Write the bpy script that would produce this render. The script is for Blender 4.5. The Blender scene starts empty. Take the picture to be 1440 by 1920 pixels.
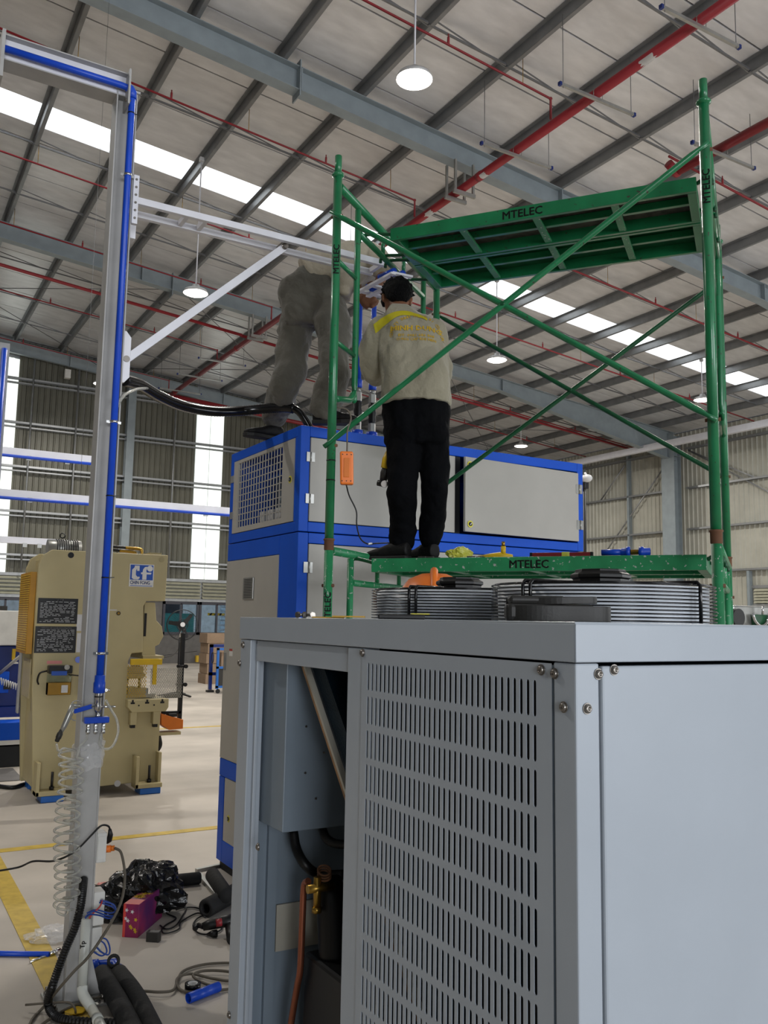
import bpy, bmesh, math, random
from mathutils import Vector, Matrix, noise

random.seed(7)
scene = bpy.context.scene
col = scene.collection
V = Vector
PI = math.pi

# ---------------------------------------------------------------- camera
YAW, PITCH, ROLL, FPX, EYE = 0.52983, 0.122825, 0.01715, 1645.5, 1.7
fw = V((math.sin(YAW) * math.cos(PITCH), math.cos(YAW) * math.cos(PITCH), math.sin(PITCH)))
rt0 = V((math.cos(YAW), -math.sin(YAW), 0))
up0 = rt0.cross(fw)
rt = rt0 * math.cos(ROLL) + up0 * math.sin(ROLL)
up = -rt0 * math.sin(ROLL) + up0 * math.cos(ROLL)
CAM = V((0, 0, EYE))
cd = bpy.data.cameras.new('camera')
cam = bpy.data.objects.new('camera', cd)
col.objects.link(cam)
cd.sensor_fit = 'VERTICAL'
cd.sensor_height = 36
cd.lens = FPX / 1920 * 36
cd.clip_start = .05
cd.clip_end = 300
m3 = Matrix((rt, up, -fw)).transposed()
cam.matrix_world = Matrix.Translation(CAM) @ m3.to_4x4()
scene.camera = cam

# ---------------------------------------------------------------- world, view, large lights
w = bpy.data.worlds.new('overcast_sky')
scene.world = w
w.use_nodes = True
bg = w.node_tree.nodes['Background']
bg.inputs[0].default_value = (.80, .88, 1, 1)
bg.inputs[1].default_value = 1.3
scene.view_settings.view_transform = 'Standard'
scene.view_settings.look = 'None'
scene.view_settings.gamma = 1
scene.view_settings.use_curve_mapping = False
scene.view_settings.exposure = -0.36

def area(name, loc, target, sx, sy, power, color=(1, 1, 1), shape='RECTANGLE', spread=PI):
    l = bpy.data.lights.new(name, 'AREA')
    l.shape = shape
    l.size = sx
    l.size_y = sy
    l.energy = power
    l.color = color
    l.spread = spread
    o = bpy.data.objects.new(name, l)
    col.objects.link(o)
    o.location = loc
    o.rotation_euler = (V(target) - V(loc)).to_track_quat('-Z', 'Y').to_euler()
    return o

# daylight through the two big open doors of the rear wall, behind the camera
area('door_daylight', (11, -15.6, 3.4), (11, 0, 2.9), 12, 6.2, 2100, (.93, .96, 1))
area('door_daylight', (-4, -15.6, 3.0), (-2, 0, 2.6), 5, 5.2, 1500, (.93, .96, 1))
area('right_side_light', (25.4, 1.5, 2.8), (10, 6, 3.5), 8, 5, 900, (.94, .97, 1))  # unseen area light set before the closed right wall, which has no door

# ---------------------------------------------------------------- measuring help: sight line through a photo point cut by a real plane
def ray(px, py):
    return rt * ((px - 720) / FPX) - up * ((py - 960) / FPX) + fw
def onX(px, py, v):
    d = ray(px, py); return CAM + d * (v / d.x)
def onY(px, py, v):
    d = ray(px, py); return CAM + d * (v / d.y)
def onZ(px, py, v):
    d = ray(px, py); return CAM + d * ((v - EYE) / d.z)
def onP(px, py, n, q):
    n = V(n); q = V(q); d = ray(px, py); return CAM + d * ((n.dot(q) - n.dot(CAM)) / n.dot(d))
def at(px, py, t):
    return CAM + ray(px, py) * t

# ---------------------------------------------------------------- materials
def lin(c):
    if isinstance(c, str):
        c = [int(c[i:i + 2], 16) / 255 for i in (0, 2, 4)]
    return [x / 12.92 if x <= .04045 else ((x + .055) / 1.055) ** 2.4 for x in c]
MATS = {}
def mat(name, c, rough=.5, metal=0, bump=0, bscale=40, var=.06, vscale=6, c2=None, spots=0, emit=0, trans=0, alpha=1, coat=0, sheen=0, spec=.5, ior=1.45, stretch=(1, 1, 1)):
    m = bpy.data.materials.new(name)
    m.use_nodes = True
    nt = m.node_tree
    b = nt.nodes['Principled BSDF']
    a = lin(c)
    b.inputs['Roughness'].default_value = rough
    b.inputs['Metallic'].default_value = metal
    b.inputs['IOR'].default_value = ior
    b.inputs['Coat Weight'].default_value = coat
    b.inputs['Specular IOR Level'].default_value = spec
    b.inputs['Sheen Weight'].default_value = sheen
    b.inputs['Transmission Weight'].default_value = trans
    b.inputs['Alpha'].default_value = alpha
    tc = nt.nodes.new('ShaderNodeTexCoord')
    mp = nt.nodes.new('ShaderNodeMapping')
    mp.inputs['Scale'].default_value = stretch
    nt.links.new(tc.outputs['Object'], mp.inputs[0])
    n = nt.nodes.new('ShaderNodeTexNoise')
    n.inputs['Scale'].default_value = vscale
    n.inputs['Detail'].default_value = 5
    nt.links.new(mp.outputs[0], n.inputs['Vector'])
    r = nt.nodes.new('ShaderNodeValToRGB')
    a2 = lin(c2) if c2 else [max(0, x * (1 - 2.2 * var)) for x in a]
    r.color_ramp.elements[0].position = .3 if not c2 else .42
    r.color_ramp.elements[1].position = .7 if not c2 else .58
    r.color_ramp.elements[0].color = (*a2, 1)
    r.color_ramp.elements[1].color = (*(min(1, x * (1 + (var if not c2 else 0))) for x in a), 1)
    nt.links.new(n.outputs['Fac'], r.inputs[0])
    last = r.outputs[0]
    if spots:
        n2 = nt.nodes.new('ShaderNodeTexNoise')
        n2.inputs['Scale'].default_value = 55
        n2.inputs['Detail'].default_value = 4
        nt.links.new(tc.outputs['Object'], n2.inputs['Vector'])
        r2 = nt.nodes.new('ShaderNodeValToRGB')
        r2.color_ramp.elements[0].position = .70 - spots * .03
        r2.color_ramp.elements[1].position = .72 - spots * .03
        mx = nt.nodes.new('ShaderNodeMix')
        mx.data_type = 'RGBA'
        nt.links.new(n2.outputs['Fac'], r2.inputs[0])
        nt.links.new(r2.outputs[0], mx.inputs[0])
        nt.links.new(last, mx.inputs[6])
        mx.inputs[7].default_value = (.05, .04, .03, 1) if spots < 2 else (.35, .38, .34, 1)
        last = mx.outputs[2]
    nt.links.new(last, b.inputs['Base Color'])
    if bump:
        n3 = nt.nodes.new('ShaderNodeTexNoise')
        n3.inputs['Scale'].default_value = bscale
        n3.inputs['Detail'].default_value = 4
        nt.links.new(mp.outputs[0], n3.inputs['Vector'])
        bp = nt.nodes.new('ShaderNodeBump')
        bp.inputs['Strength'].default_value = bump
        bp.inputs['Distance'].default_value = .02
        nt.links.new(n3.outputs['Fac'], bp.inputs['Height'])
        nt.links.new(bp.outputs[0], b.inputs['Normal'])
    if emit:
        b.inputs['Emission Color'].default_value = (*a, 1)
        b.inputs['Emission Strength'].default_value = emit
    MATS[name] = m
    return m

mat('concrete', 'b8b0a5', .62, bump=.12, bscale=3, var=.13, vscale=.9)
mat('yellow_line', 'c0a447', .6, var=.1, vscale=14)
mat('foil', 'dcdcde', .40, .30, bump=.45, bscale=1.3, var=.06, vscale=2, stretch=(1, 2.5, 1))
mat('purlin', '8b8d8f', .42, .55, var=.08, vscale=3)
mat('rafter', '8a9499', .5, 0, var=.05, vscale=4)
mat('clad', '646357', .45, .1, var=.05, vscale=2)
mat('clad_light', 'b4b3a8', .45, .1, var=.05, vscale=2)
mat('girt', '9b9d9e', .4, .5, var=.08)
mat('louvre', 'aaa996', .5, var=.05)
mat('low_wall', '63615f', .7, bump=.1, var=.08)
mat('win_frame', '3f3f47', .5)
mat('sky_sheet', 'eef4ee', .5, emit=1.25)
mat('sky_roof', 'f4fbff', .5, emit=2.6)
mat('red', '8c262d', .4, var=.05)
mat('galv', 'a3a39f', .35, .6, var=.08)
mat('wire', '77787a', .4, .5)
mat('lamp_glow', 'fff6ec', .5, emit=14)
mat('lamp_body', 'c9c9c9', .4, .3)
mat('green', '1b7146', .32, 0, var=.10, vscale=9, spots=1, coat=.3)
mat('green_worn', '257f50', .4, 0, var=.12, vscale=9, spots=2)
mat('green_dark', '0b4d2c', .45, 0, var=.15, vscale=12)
mat('ply', '4c4840', .7, var=.25, vscale=18, c2='35332e')
mat('rust', '6b4a34', .8, var=.2)
mat('black_print', '10120f', .6)
mat('chiller', 'a6aeb7', .34, 0, var=.015)
mat('chiller_shaded', '77838e', .4, 0, var=.03)  # cabinet colour made darker, the shade of the interior put into it
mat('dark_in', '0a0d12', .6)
mat('coil_blue', '07212f', .5, .3, bump=.2, bscale=200)
mat('wood', '9a7550', .6, var=.2, vscale=30)
mat('alu_edge', 'a8a498', .5)
mat('black', '0d0d0e', .45, var=.1)
mat('black_shiny', '0c0c0e', .18)
mat('rubber', '1a1918', .65, var=.1)
mat('steel', '8f8a84', .3, .9, var=.1)
mat('chrome', 'cfcfcf', .15, 1, var=.02)
mat('copper', '9c5f48', .35, .8)
mat('brass', 'a8863c', .3, .9)
mat('fan_ring', 'e8eff7', .35)
mat('leather', '262523', .5, bump=.04, bscale=200)
mat('orange', 'e9792a', .4, var=.04)
mat('orange_dark', 'd8741f', .5)
mat('mblue', '0750c4', .5, 0, spec=.3, var=.04, vscale=3)
mat('mpanel', 'aaa7a0', .45, 0, bump=.05, bscale=300, var=.02)
mat('pipe_blue', '1246bd', .35, var=.06)
mat('post', 'a7a6a4', .45, var=.06, vscale=7)
mat('white_alu', 'd9d9df', .4, .1, var=.03)
mat('white', 'd8d7d2', .45)
mat('cream', 'b3a67c', .45, 0, var=.04, vscale=3)
mat('cream_dark', 'a2966e', .5)
mat('amber', 'b78419', .45, var=.08)
mat('yellow', 'd1ab1d', .4)
mat('dark_plate', '1b1c1d', .4)
mat('print_white', 'c8c8c8', .6)
mat('navy', '122a70', .35)
mat('cyan_blue', '1f63b4', .4)
mat('glass', 'e8f2f5', .03, trans=1, ior=1.1)
mat('clear_plastic', 'e6e6df', .15, trans=.75, ior=1.2)
mat('film', 'e8e8e8', .12, alpha=.35, ior=1.5)
mat('oil', 'b08d22', .1, trans=.4)
mat('khaki', '918b77', .85, bump=.25, bscale=60, var=.05, sheen=.2)
mat('khaki_light', 'a69d8a', .85, bump=.25, bscale=60, var=.05, sheen=.2)
mat('grey_trouser', '59564d', .85, bump=.25, bscale=60, var=.08, sheen=.2)
mat('black_cloth', '050609', .85, spec=.12, bump=.25, bscale=60, var=.15)
mat('skin', '7d543d', .55, var=.05)
mat('hair', '030304', .7, spec=.15, bump=.8, bscale=120)
mat('shoe', '0f0e0e', .6, spec=.3, bump=.2)
mat('yellow_cloth', 'b5a916', .8)
mat('gold_print', 'bb981f', .7)
mat('pvc', 'c9cbc4', .35)
mat('cable_tan', '5d564b', .6)
mat('cable_blue', '1b3f8f', .4)
mat('cable_red', 'c4413a', .4)
mat('bag', '0b0b0c', .22, bump=.9, bscale=14)
mat('purple', '47194f', .45, c2='7c1d48', vscale=4)
mat('carton', '8d7761', .8)
mat('osb', 'b09a74', .8, var=.2, vscale=30)
mat('teal', '3d8b8b', .7)
mat('shed_white', 'cfd8de', .7)
mat('shed_blue', 'a8c4d8', .6)
mat('helmet_white', 'dedede', .4)
mat('lime_bag', 'b5b548', .3, bump=.5, bscale=30)
mat('level_red', '6f1b20', .4)
mat('tag_yellow', 'd8cf45', .5)
mat('red_label', 'a63a34', .5)
mat('pink_label', 'd98b84', .5)
mat('blue_print', '2450a8', .5)
mat('foam', '1b1b1b', .8, bump=.2)
mat('dark_tool', '2b2926', .5)
mat('window_light', 'dfe9f2', .5)

# ---------------------------------------------------------------- mesh building
class MB:
    def __init__(s):
        s.v = []; s.f = []; s.sm = []
    def add(s, vs, fs, smooth=False):
        k = len(s.v)
        s.v += [tuple(p) for p in vs]
        s.f += [tuple(i + k for i in f) for f in fs]
        s.sm += [smooth] * len(fs)
        return s
    def box(s, x0, y0, z0, x1, y1, z1):
        return s.obox(V(((x0 + x1) / 2, (y0 + y1) / 2, (z0 + z1) / 2)), V((1, 0, 0)), V((0, 1, 0)), V((0, 0, 1)), abs(x1 - x0) / 2, abs(y1 - y0) / 2, abs(z1 - z0) / 2)
    def obox(s, c, ax, ay, az, hx, hy, hz, bev=0):
        c = V(c); ax = V(ax) * hx; ay = V(ay) * hy; az = V(az) * hz
        vs = [c + ax * i + ay * j + az * k for i in (-1, 1) for j in (-1, 1) for k in (-1, 1)]
        return s.add(vs, [(0, 1, 3, 2), (4, 6, 7, 5), (0, 4, 5, 1), (2, 3, 7, 6), (0, 2, 6, 4), (1, 5, 7, 3)])
    def bar(s, a, b, wd, ht, upv=(0, 0, 1)):
        a = V(a); b = V(b); d = (b - a); L = d.length; d.normalize()
        side = d.cross(V(upv))
        if side.length < 1e-4: side = d.cross(V((1, 0, 0)))
        side.normalize(); u = side.cross(d)
        return s.obox((a + b) / 2, d, side, u, L / 2, wd / 2, ht / 2)
    def tube(s, pts, r, n=10, caps=True, smooth=True):
        pts = [V(p) for p in pts]
        rs = r if isinstance(r, (list, tuple)) else [r] * len(pts)
        d0 = (pts[1] - pts[0]).normalized()
        u = d0.orthogonal().normalized()
        vs = []
        for i, p in enumerate(pts):
            if i == 0: d = pts[1] - pts[0]
            elif i == len(pts) - 1: d = pts[-1] - pts[-2]
            else: d = (pts[i + 1] - pts[i]).normalized() + (pts[i] - pts[i - 1]).normalized()
            if d.length < 1e-6: d = d0
            d = d.normalized()
            u = (u - d * u.dot(d))
            if u.length < 1e-5: u = d.orthogonal()
            u.normalize(); wv = d.cross(u)
            for k in range(n):
                a = 2 * PI * k / n
                vs.append(p + (u * math.cos(a) + wv * math.sin(a)) * rs[i])
        fs = []
        for i in range(len(pts) - 1):
            for k in range(n):
                fs.append((i * n + k, i * n + (k + 1) % n, (i + 1) * n + (k + 1) % n, (i + 1) * n + k))
        s.add(vs, fs, smooth)
        if caps:
            k = len(s.v) - len(vs)
            s.f.append(tuple(k + i for i in reversed(range(n)))); s.sm.append(False)
            s.f.append(tuple(k + (len(pts) - 1) * n + i for i in range(n))); s.sm.append(False)
        return s
    def cyl(s, a, b, r, r2=None, n=16, smooth=True):
        return s.tube([a, b], [r, r if r2 is None else r2], n, True, smooth)
    def prism(s, poly, o, ax, ay, az, h):
        """poly (u,v) in the plane o + u*ax + v*ay, extruded h along az"""
        o = V(o); ax = V(ax); ay = V(ay); az = V(az)
        n = len(poly)
        vs = [o + ax * p[0] + ay * p[1] for p in poly] + [o + ax * p[0] + ay * p[1] + az * h for p in poly]
        fs = [tuple(reversed(range(n))), tuple(range(n, 2 * n))] + [(i, (i + 1) % n, (i + 1) % n + n, i + n) for i in range(n)]
        return s.add(vs, fs)
    def disc(s, c, nrm, r, h, n=20, r2=None):
        nrm = V(nrm).normalized(); return s.tube([V(c), V(c) + nrm * h], [r, r2 or r], n, True, True)
    def lathe(s, c, axis, prof, n=24):
        axis = V(axis).normalized(); u = axis.orthogonal().normalized(); wv = axis.cross(u); c = V(c)
        vs = []
        for (r, h) in prof:
            for k in range(n):
                a = 2 * PI * k / n
                vs.append(c + axis * h + (u * math.cos(a) + wv * math.sin(a)) * max(r, 1e-4))
        fs = []
        for i in range(len(prof) - 1):
            for k in range(n):
                fs.append((i * n + k, i * n + (k + 1) % n, (i + 1) * n + (k + 1) % n, (i + 1) * n + k))
        return s.add(vs, fs, True)
    def sphere(s, c, rx, ry=None, rz=None, n=14):
        ry = ry or rx; rz = rz or rx; vs = []; c = V(c); m = n // 2 + 1
        for i in range(m + 1):
            t = PI * i / m
            for k in range(n):
                a = 2 * PI * k / n
                vs.append(c + V((rx * math.sin(t) * math.cos(a), ry * math.sin(t) * math.sin(a), rz * math.cos(t))))
        fs = [(i * n + k, i * n + (k + 1) % n, (i + 1) * n + (k + 1) % n, (i + 1) * n + k) for i in range(m) for k in range(n)]
        return s.add(vs, fs, True)
    def mesh(s, name, m):
        me = bpy.data.meshes.new(name)
        me.from_pydata(s.v, [], s.f)
        me.polygons.foreach_set('use_smooth', s.sm)
        bm = bmesh.new(); bm.from_mesh(me)
        bmesh.ops.recalc_face_normals(bm, faces=bm.faces)
        bm.to_mesh(me); bm.free()
        me.materials.append(MATS[m])
        return me
    def build(s, name, m, parent=None, bevel=0, kind=None):
        o = bpy.data.objects.new(name, s.mesh(name, m))
        col.objects.link(o)
        if parent: put(o, parent)
        if bevel:
            md = o.modifiers.new('bevel', 'BEVEL'); md.width = bevel; md.segments = 2; md.limit_method = 'ANGLE'
            md.angle_limit = 1.0
        if kind: o['kind'] = kind
        return o

def wmat(q):
    return (wmat(q.parent) @ q.matrix_parent_inverse @ q.matrix_basis) if q.parent else q.matrix_basis.copy()
def put(o, parent):
    o.parent = parent
    o.matrix_parent_inverse = wmat(parent).inverted()

def tag(o, label, cat, group=None, kind=None):
    o['label'] = label; o['category'] = cat
    if group: o['group'] = group
    if kind: o['kind'] = kind
    return o
def struct(o):
    o['kind'] = 'structure'; return o
def thing(name, label, cat, loc=(0, 0, 0), group=None):
    o = bpy.data.objects.new(name, None)
    o.empty_display_size = .1
    col.objects.link(o); o.location = loc
    return tag(o, label, cat, group)
def inst(me, name, parent=None, loc=(0, 0, 0), rot=(0, 0, 0), scale=(1, 1, 1)):
    o = bpy.data.objects.new(name, me); col.objects.link(o)
    if parent:
        put(o, parent)
    o.location = loc; o.rotation_euler = rot; o.scale = scale
    return o
def text(name, body, size, m, origin, ax, ay, parent, ext=.0012, align='LEFT', space=1, wd=1):
    cu = bpy.data.curves.new(name, 'FONT'); cu.body = body; cu.size = size; cu.extrude = ext; cu.align_x = align
    cu.space_character = space
    cu.resolution_u = 2
    o = bpy.data.objects.new(name, cu); col.objects.link(o)
    ax = V(ax).normalized(); ay = V(ay).normalized(); az = ax.cross(ay)
    dg = bpy.context.evaluated_depsgraph_get()
    me = bpy.data.meshes.new_from_object(o.evaluated_get(dg))
    bpy.data.objects.remove(o)
    M = Matrix((ax * wd, ay, az)).transposed().to_4x4(); M.translation = V(origin)
    bm = bmesh.new()
    for dx, dy in ((-.022, 0), (.022, 0), (0, .018), (0, -.018)):
        k = len(bm.verts); bm.from_mesh(me); bm.verts.ensure_lookup_table()
        for v_ in bm.verts[k:]: v_.co += V((dx * size, dy * size, 0))
    bm.to_mesh(me); bm.free()
    me.transform(M); me.materials.clear(); me.materials.append(MATS[m])
    o = bpy.data.objects.new(name, me); col.objects.link(o)
    if parent: put(o, parent)
    return o
def curve_pts(pts, k=6):
    """Catmull-Rom through points"""
    pts = [V(p) for p in pts]
    P = [pts[0] * 2 - pts[1]] + pts + [pts[-1] * 2 - pts[-2]]
    out = []
    for i in range(1, len(P) - 2):
        for j in range(k):
            t = j / k
            a, b, c, d = P[i - 1], P[i], P[i + 1], P[i + 2]
            out.append(.5 * ((2 * b) + (c - a) * t + (2 * a - 5 * b + 4 * c - d) * t * t + (3 * b - 3 * c + d - a) * t ** 3))
    out.append(pts[-1])
    return out
XA, YA, ZA = V((1, 0, 0)), V((0, 1, 0)), V((0, 0, 1))
# ================================================================= THE HALL
ZR, SL = 11.6, .1
def roofz(x): return ZR - SL * x
RD = V((1, 0, -SL)).normalized(); RN = V((SL, 0, 1)).normalized()
XL, XR, YB, YF = -16.0, 26.2, -16.0, 32.0

floor = struct(MB().box(XL - 1, YB - 1, -.2, XR + 1, YF + 1, 0).build('floor', 'concrete'))
# yellow floor lines
struct(MB().box(-6, 7.02, .0005, 4.6, 7.12, .003).build('trim_1', 'yellow_line'))
struct(MB().box(.84, 1.5, .0005, .96, 7.02, .0035).build('trim_2', 'yellow_line'))
p = onZ(380, 1363, 0)
struct(MB().box(-6, p.y - .05, .0005, 12, p.y + .05, .003).build('trim_3', 'yellow_line'))

# roof: outer sheet, insulation panels, purlins, rafters
def roofstrip(mb, x0, x1, y0, y1, z0off, th):
    a = V((x0, y0, roofz(x0) + z0off)); L = (x1 - x0) * math.sqrt(1 + SL * SL)
    mb.prism([(0, 0), (L, 0), (L, y1 - y0), (0, y1 - y0)], a, RD, YA, RN, th)
ceiling = MB(); roofstrip(ceiling, XL, XR + .3, YB, YF + .2, .10, .06)
ceiling = struct(ceiling.build('ceiling', 'low_wall'))
ys = [YB + .1]
y = 16.9 - 1.5 * 21
while y < YF:
    if y > YB + .2: ys.append(y)
    y += 1.5
ys.append(YF)
for a, b in zip(ys, ys[1:]):
    if abs(a - 16.9) < .05:
        mb = MB(); roofstrip(mb, XL, XR, a + .06, a + .86, .03, .05)
        o = mb.build('skylight_sheet', 'sky_roof', ceiling); o['label'] = 'glowing white translucent skylight strip'
        mb = MB(); roofstrip(mb, XL, XR, a + .87, b - .015, 0, .06); mb.build('insulation_panel', 'foil', ceiling)
    else:
        mb = MB()
        roofstrip(mb, XL, XR, a + .034, b - .0, 0, .06)
        mb.build('insulation_panel', 'foil', ceiling)
# purlins (Z sections)
pm = MB()
t = .006
L = YF - YB - .2
pm.prism([(-.07, 0), (t, 0), (t, -.2), (.075, -.2), (.075, -.2 + .02), (.075 - t, -.2 + .02), (.075 - t, -.2 + t), (0.0, -.2 + t), (0.0, -t), (-.07, -t)], (0, YB + .1, 0), XA, ZA, YA, L)
pme = pm.mesh('purlin', 'purlin')
px_list = [2.25 + 1.5 * k for k in range(-11, 16)]
for x in px_list:
    inst(pme, 'purlin', ceiling, (x, 0, roofz(x) - .005), (0, 0, 0))
# rafters
def ibeam(mb, a, b, wd, d0, d1, tf=.014, tw=.01):
    """I beam with top line a->b, depth d0 at a, d1 at b"""
    a = V(a); b = V(b); side = (b - a).cross(ZA).normalized()
    for off, th in ((0, tf),):
        mb.add([a + side * wd / 2 * s - ZA * q for q in (0, tf) for s in (-1, 1)] + [b + side * wd / 2 * s - ZA * q for q in (0, tf) for s in (-1, 1)],
               [(0, 1, 5, 4), (2, 6, 7, 3), (0, 4, 6, 2), (1, 3, 7, 5), (0, 2, 3, 1), (4, 5, 7, 6)])
    A = a - ZA * (d0 - tf); B = b - ZA * (d1 - tf)
    mb.add([A + side * wd / 2 * s - ZA * q for q in (0, tf) for s in (-1, 1)] + [B + side * wd / 2 * s - ZA * q for q in (0, tf) for s in (-1, 1)],
           [(0, 1, 5, 4), (2, 6, 7, 3), (0, 4, 6, 2), (1, 3, 7, 5), (0, 2, 3, 1), (4, 5, 7, 6)])
    mb.add([a + side * tw / 2 * s - ZA * tf for s in (-1, 1)] + [A + side * tw / 2 * s for s in (-1, 1)] + [b + side * tw / 2 * s - ZA * tf for s in (-1, 1)] + [B + side * tw / 2 * s for s in (-1, 1)],
           [(0, 4, 6, 2), (1, 3, 7, 5), (0, 1, 5, 4), (2, 6, 7, 3), (0, 2, 3, 1), (4, 5, 7, 6)])
for ry in (-7.0, 2.8, 12.62, 22.4, 31.75):
    mb = MB()
    P = lambda x: V((x, ry, roofz(x) - .205))
    ibeam(mb, P(XL), P(17.5), .24 if ry < 31 else .16, .42, .42)
    ibeam(mb, P(17.5), P(25.6), .24 if ry < 31 else .16, .42, 1.05)
    for x in (5.6, 11.3, 17.5):
        mb.box(x - .01, ry - .12, roofz(x) - .62, x + .01, ry + .12, roofz(x) - .21)
    o = mb.build('rafter', 'rafter', ceiling)
    if ry > 30: o['label'] = 'narrow end rafter against the far wall'
# splice plates standing proud on the second rafter
for x in (5.55,):
    MB().box(x, 12.47, roofz(x) - .74, x + .02, 12.77, roofz(x) - .1).build('splice_plate', 'rafter', ceiling)
p = at(252 , 500, 21)
MB().box(6.4, 22.25, roofz(6.4) - .78, 6.42, 22.55, roofz(6.4) - .15).build('splice_plate', 'rafter', ceiling)
# bridging rods between the purlins and cross cables of the end bay
br = MB(); br.bar((.0, 0, -.19), (1.5, 0, -.15 - .02), .03, .03)
bme = br.mesh('bridging_rod', 'wire')
br2 = MB(); br2.bar((.0, 0.02, -.04), (1.5, .03, -.34), .018, .018)
bme2 = br2.mesh('bridging_rod', 'wire')
for yy in (-.2, 4.9, 8.15, 10.4, 15.05, 18.15, 20.6, 24.6, 27.3, 29.6):
    for x in px_list[3:-1]:
        z = roofz(x)
        inst(bme, 'bridging_rod', ceiling, (x, yy, z - .0), (0, math.atan(SL), 0))
        if yy > 4: inst(bme2, 'bridging_rod', ceiling, (x, yy, z - .0), (0, 0, 0))
for (xa, xb) in ((-3, 6.7), (6.7, 15.5), (15.5, 24.5)):
    for q in (0, 1):
        ya, yb = (22.6, 31.6) if q else (31.6, 22.6)
        MB().cyl((xa, ya, roofz(xa) - .42), (xb, yb, roofz(xb) - .42), .012, n=6).build('brace_cable', 'wire', ceiling)

# -------- far wall
wall_far = struct(MB().box(XL, YF + .05, 0, XR + .3, YF + .25, 1.05).build('wall_far', 'low_wall'))
def corrugate(x0, x1, z0, z1, ztop=None, pitch=.2, amp=.035):
    """sheet in the XZ plane at Y=0 facing -Y, trapezoid ribs"""
    prof = []; x = x0
    while x < x1:
        prof += [(x, 0), (x + pitch * .32, 0), (x + pitch * .42, -amp), (x + pitch * .58, -amp), (x + pitch * .68, 0)]
        x += pitch
    prof.append((x1, 0)); prof = [q for q in prof if q[0] <= x1]
    mb = MB(); vs = []
    for (x, yv) in prof:
        top = z1 if ztop is None else ztop(x)
        vs += [(x, yv, z0), (x, yv, top)]
    fs = [(2 * i, 2 * i + 2, 2 * i + 3, 2 * i + 1) for i in range(len(prof) - 1)]
    mb.add(vs, fs)
    k = len(vs)
    return mb
def shift(mb, d):
    mb.v = [tuple(V(p) + V(d)) for p in mb.v]; return mb
MB().prism([(XL, 2.3), (XR + .3, 2.3), (XR + .3, roofz(XR) + .1), (XL, roofz(XL) + .1)], (0, YF + .16, 0), XA, ZA, YA, .04).build('backing_sheet', 'girt', wall_far)
top = lambda x: roofz(x) - .02
segs = [(XL, 2.9), (4.0, 10.40), (11.52, XR)]
for a, b in segs:
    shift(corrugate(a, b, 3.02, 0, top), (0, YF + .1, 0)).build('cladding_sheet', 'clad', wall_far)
for a, b, z0 in ((2.9, 4.0, 3.1), (10.42, 10.96, 3.12), (10.98, 11.5, 3.12)):
    shift(corrugate(a, b, z0, 0, lambda x: roofz(x) - .7), (0, YF + .09, 0)).build('daylight_sheet', 'sky_sheet', wall_far)
    shift(corrugate(a, b, 3.02, z0 + .02), (0, YF + .1, 0)).build('cladding_sheet', 'clad', wall_far)
girts_z = [3.66, 5.14, 6.68, 8.2, 9.74, 10.9]
gm = MB(); gm.prism([(0, 0), (0, .07), (-.16, .07), (-.16, 0), (-.14, 0), (-.14, .055), (-.015, .055), (-.015, 0)], (0, 0, 0), YA, ZA, XA, 1)
gme = gm.mesh('girt', 'girt')
for z in girts_z:
    xe = min(XR, (ZR - z - .35) / SL)
    if z > 10: xe = 3.5
    for a, b in ((XL, 7.75), (7.75, 16.5), (16.5, XR)):
        if b <= xe + .01 or a < xe:
            b2 = min(b, xe)
            inst(gme, 'girt', wall_far, (a, YF, z), (0, 0, 0), (b2 - a, 1, 1))
            inst(gme, 'girt', wall_far, (a, YF, z - .14), (0, 0, 0), (b2 - a, 1, .6))
for x in (-1.5, 7.85, 17.2):
    mb = MB(); mb.box(x - .14, YF - .3, 0, x + .14, YF - .28, roofz(x) - .6); mb.box(x - .14, YF - .02, 0, x + .14, YF, roofz(x) - .6); mb.box(x - .01, YF - .28, 0, x + .01, YF - .02, roofz(x) - .6)
    mb.build('column', 'rafter', wall_far)
for x in (4.45, 5.95, 9.5, 14):
    MB().cyl((x, YF - .2, 3.1), (x, YF - .2, roofz(x) - .5), .03, n=6).build('sag_rod', 'girt', wall_far)
# louvres
for z in (2.42, 2.55, 2.68, 2.81, 2.94):
    for a, b in ((1.2, 4.72), (4.8, 7.7), (8.0, 10.82), (10.9, 14), (14.1, 18)):
        MB().prism([(0, 0), (.10, .1), (.10, .115), (-.02, .015)], (a, YF - .02, z - .05), YA, ZA, XA, b - a).build('louvre_blade', 'louvre', wall_far)
MB().box(XL, YF + .0, 3.0, XR, YF + .09, 3.1).build('flashing', 'girt', wall_far)
MB().box(XL, YF + .02, 2.26, XR, YF + .1, 2.37).build('flashing', 'girt', wall_far)
MB().box(XL, YF + .1, 2.3, XR, YF + .14, 3.05).build('louvre_back', 'girt', wall_far)
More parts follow.
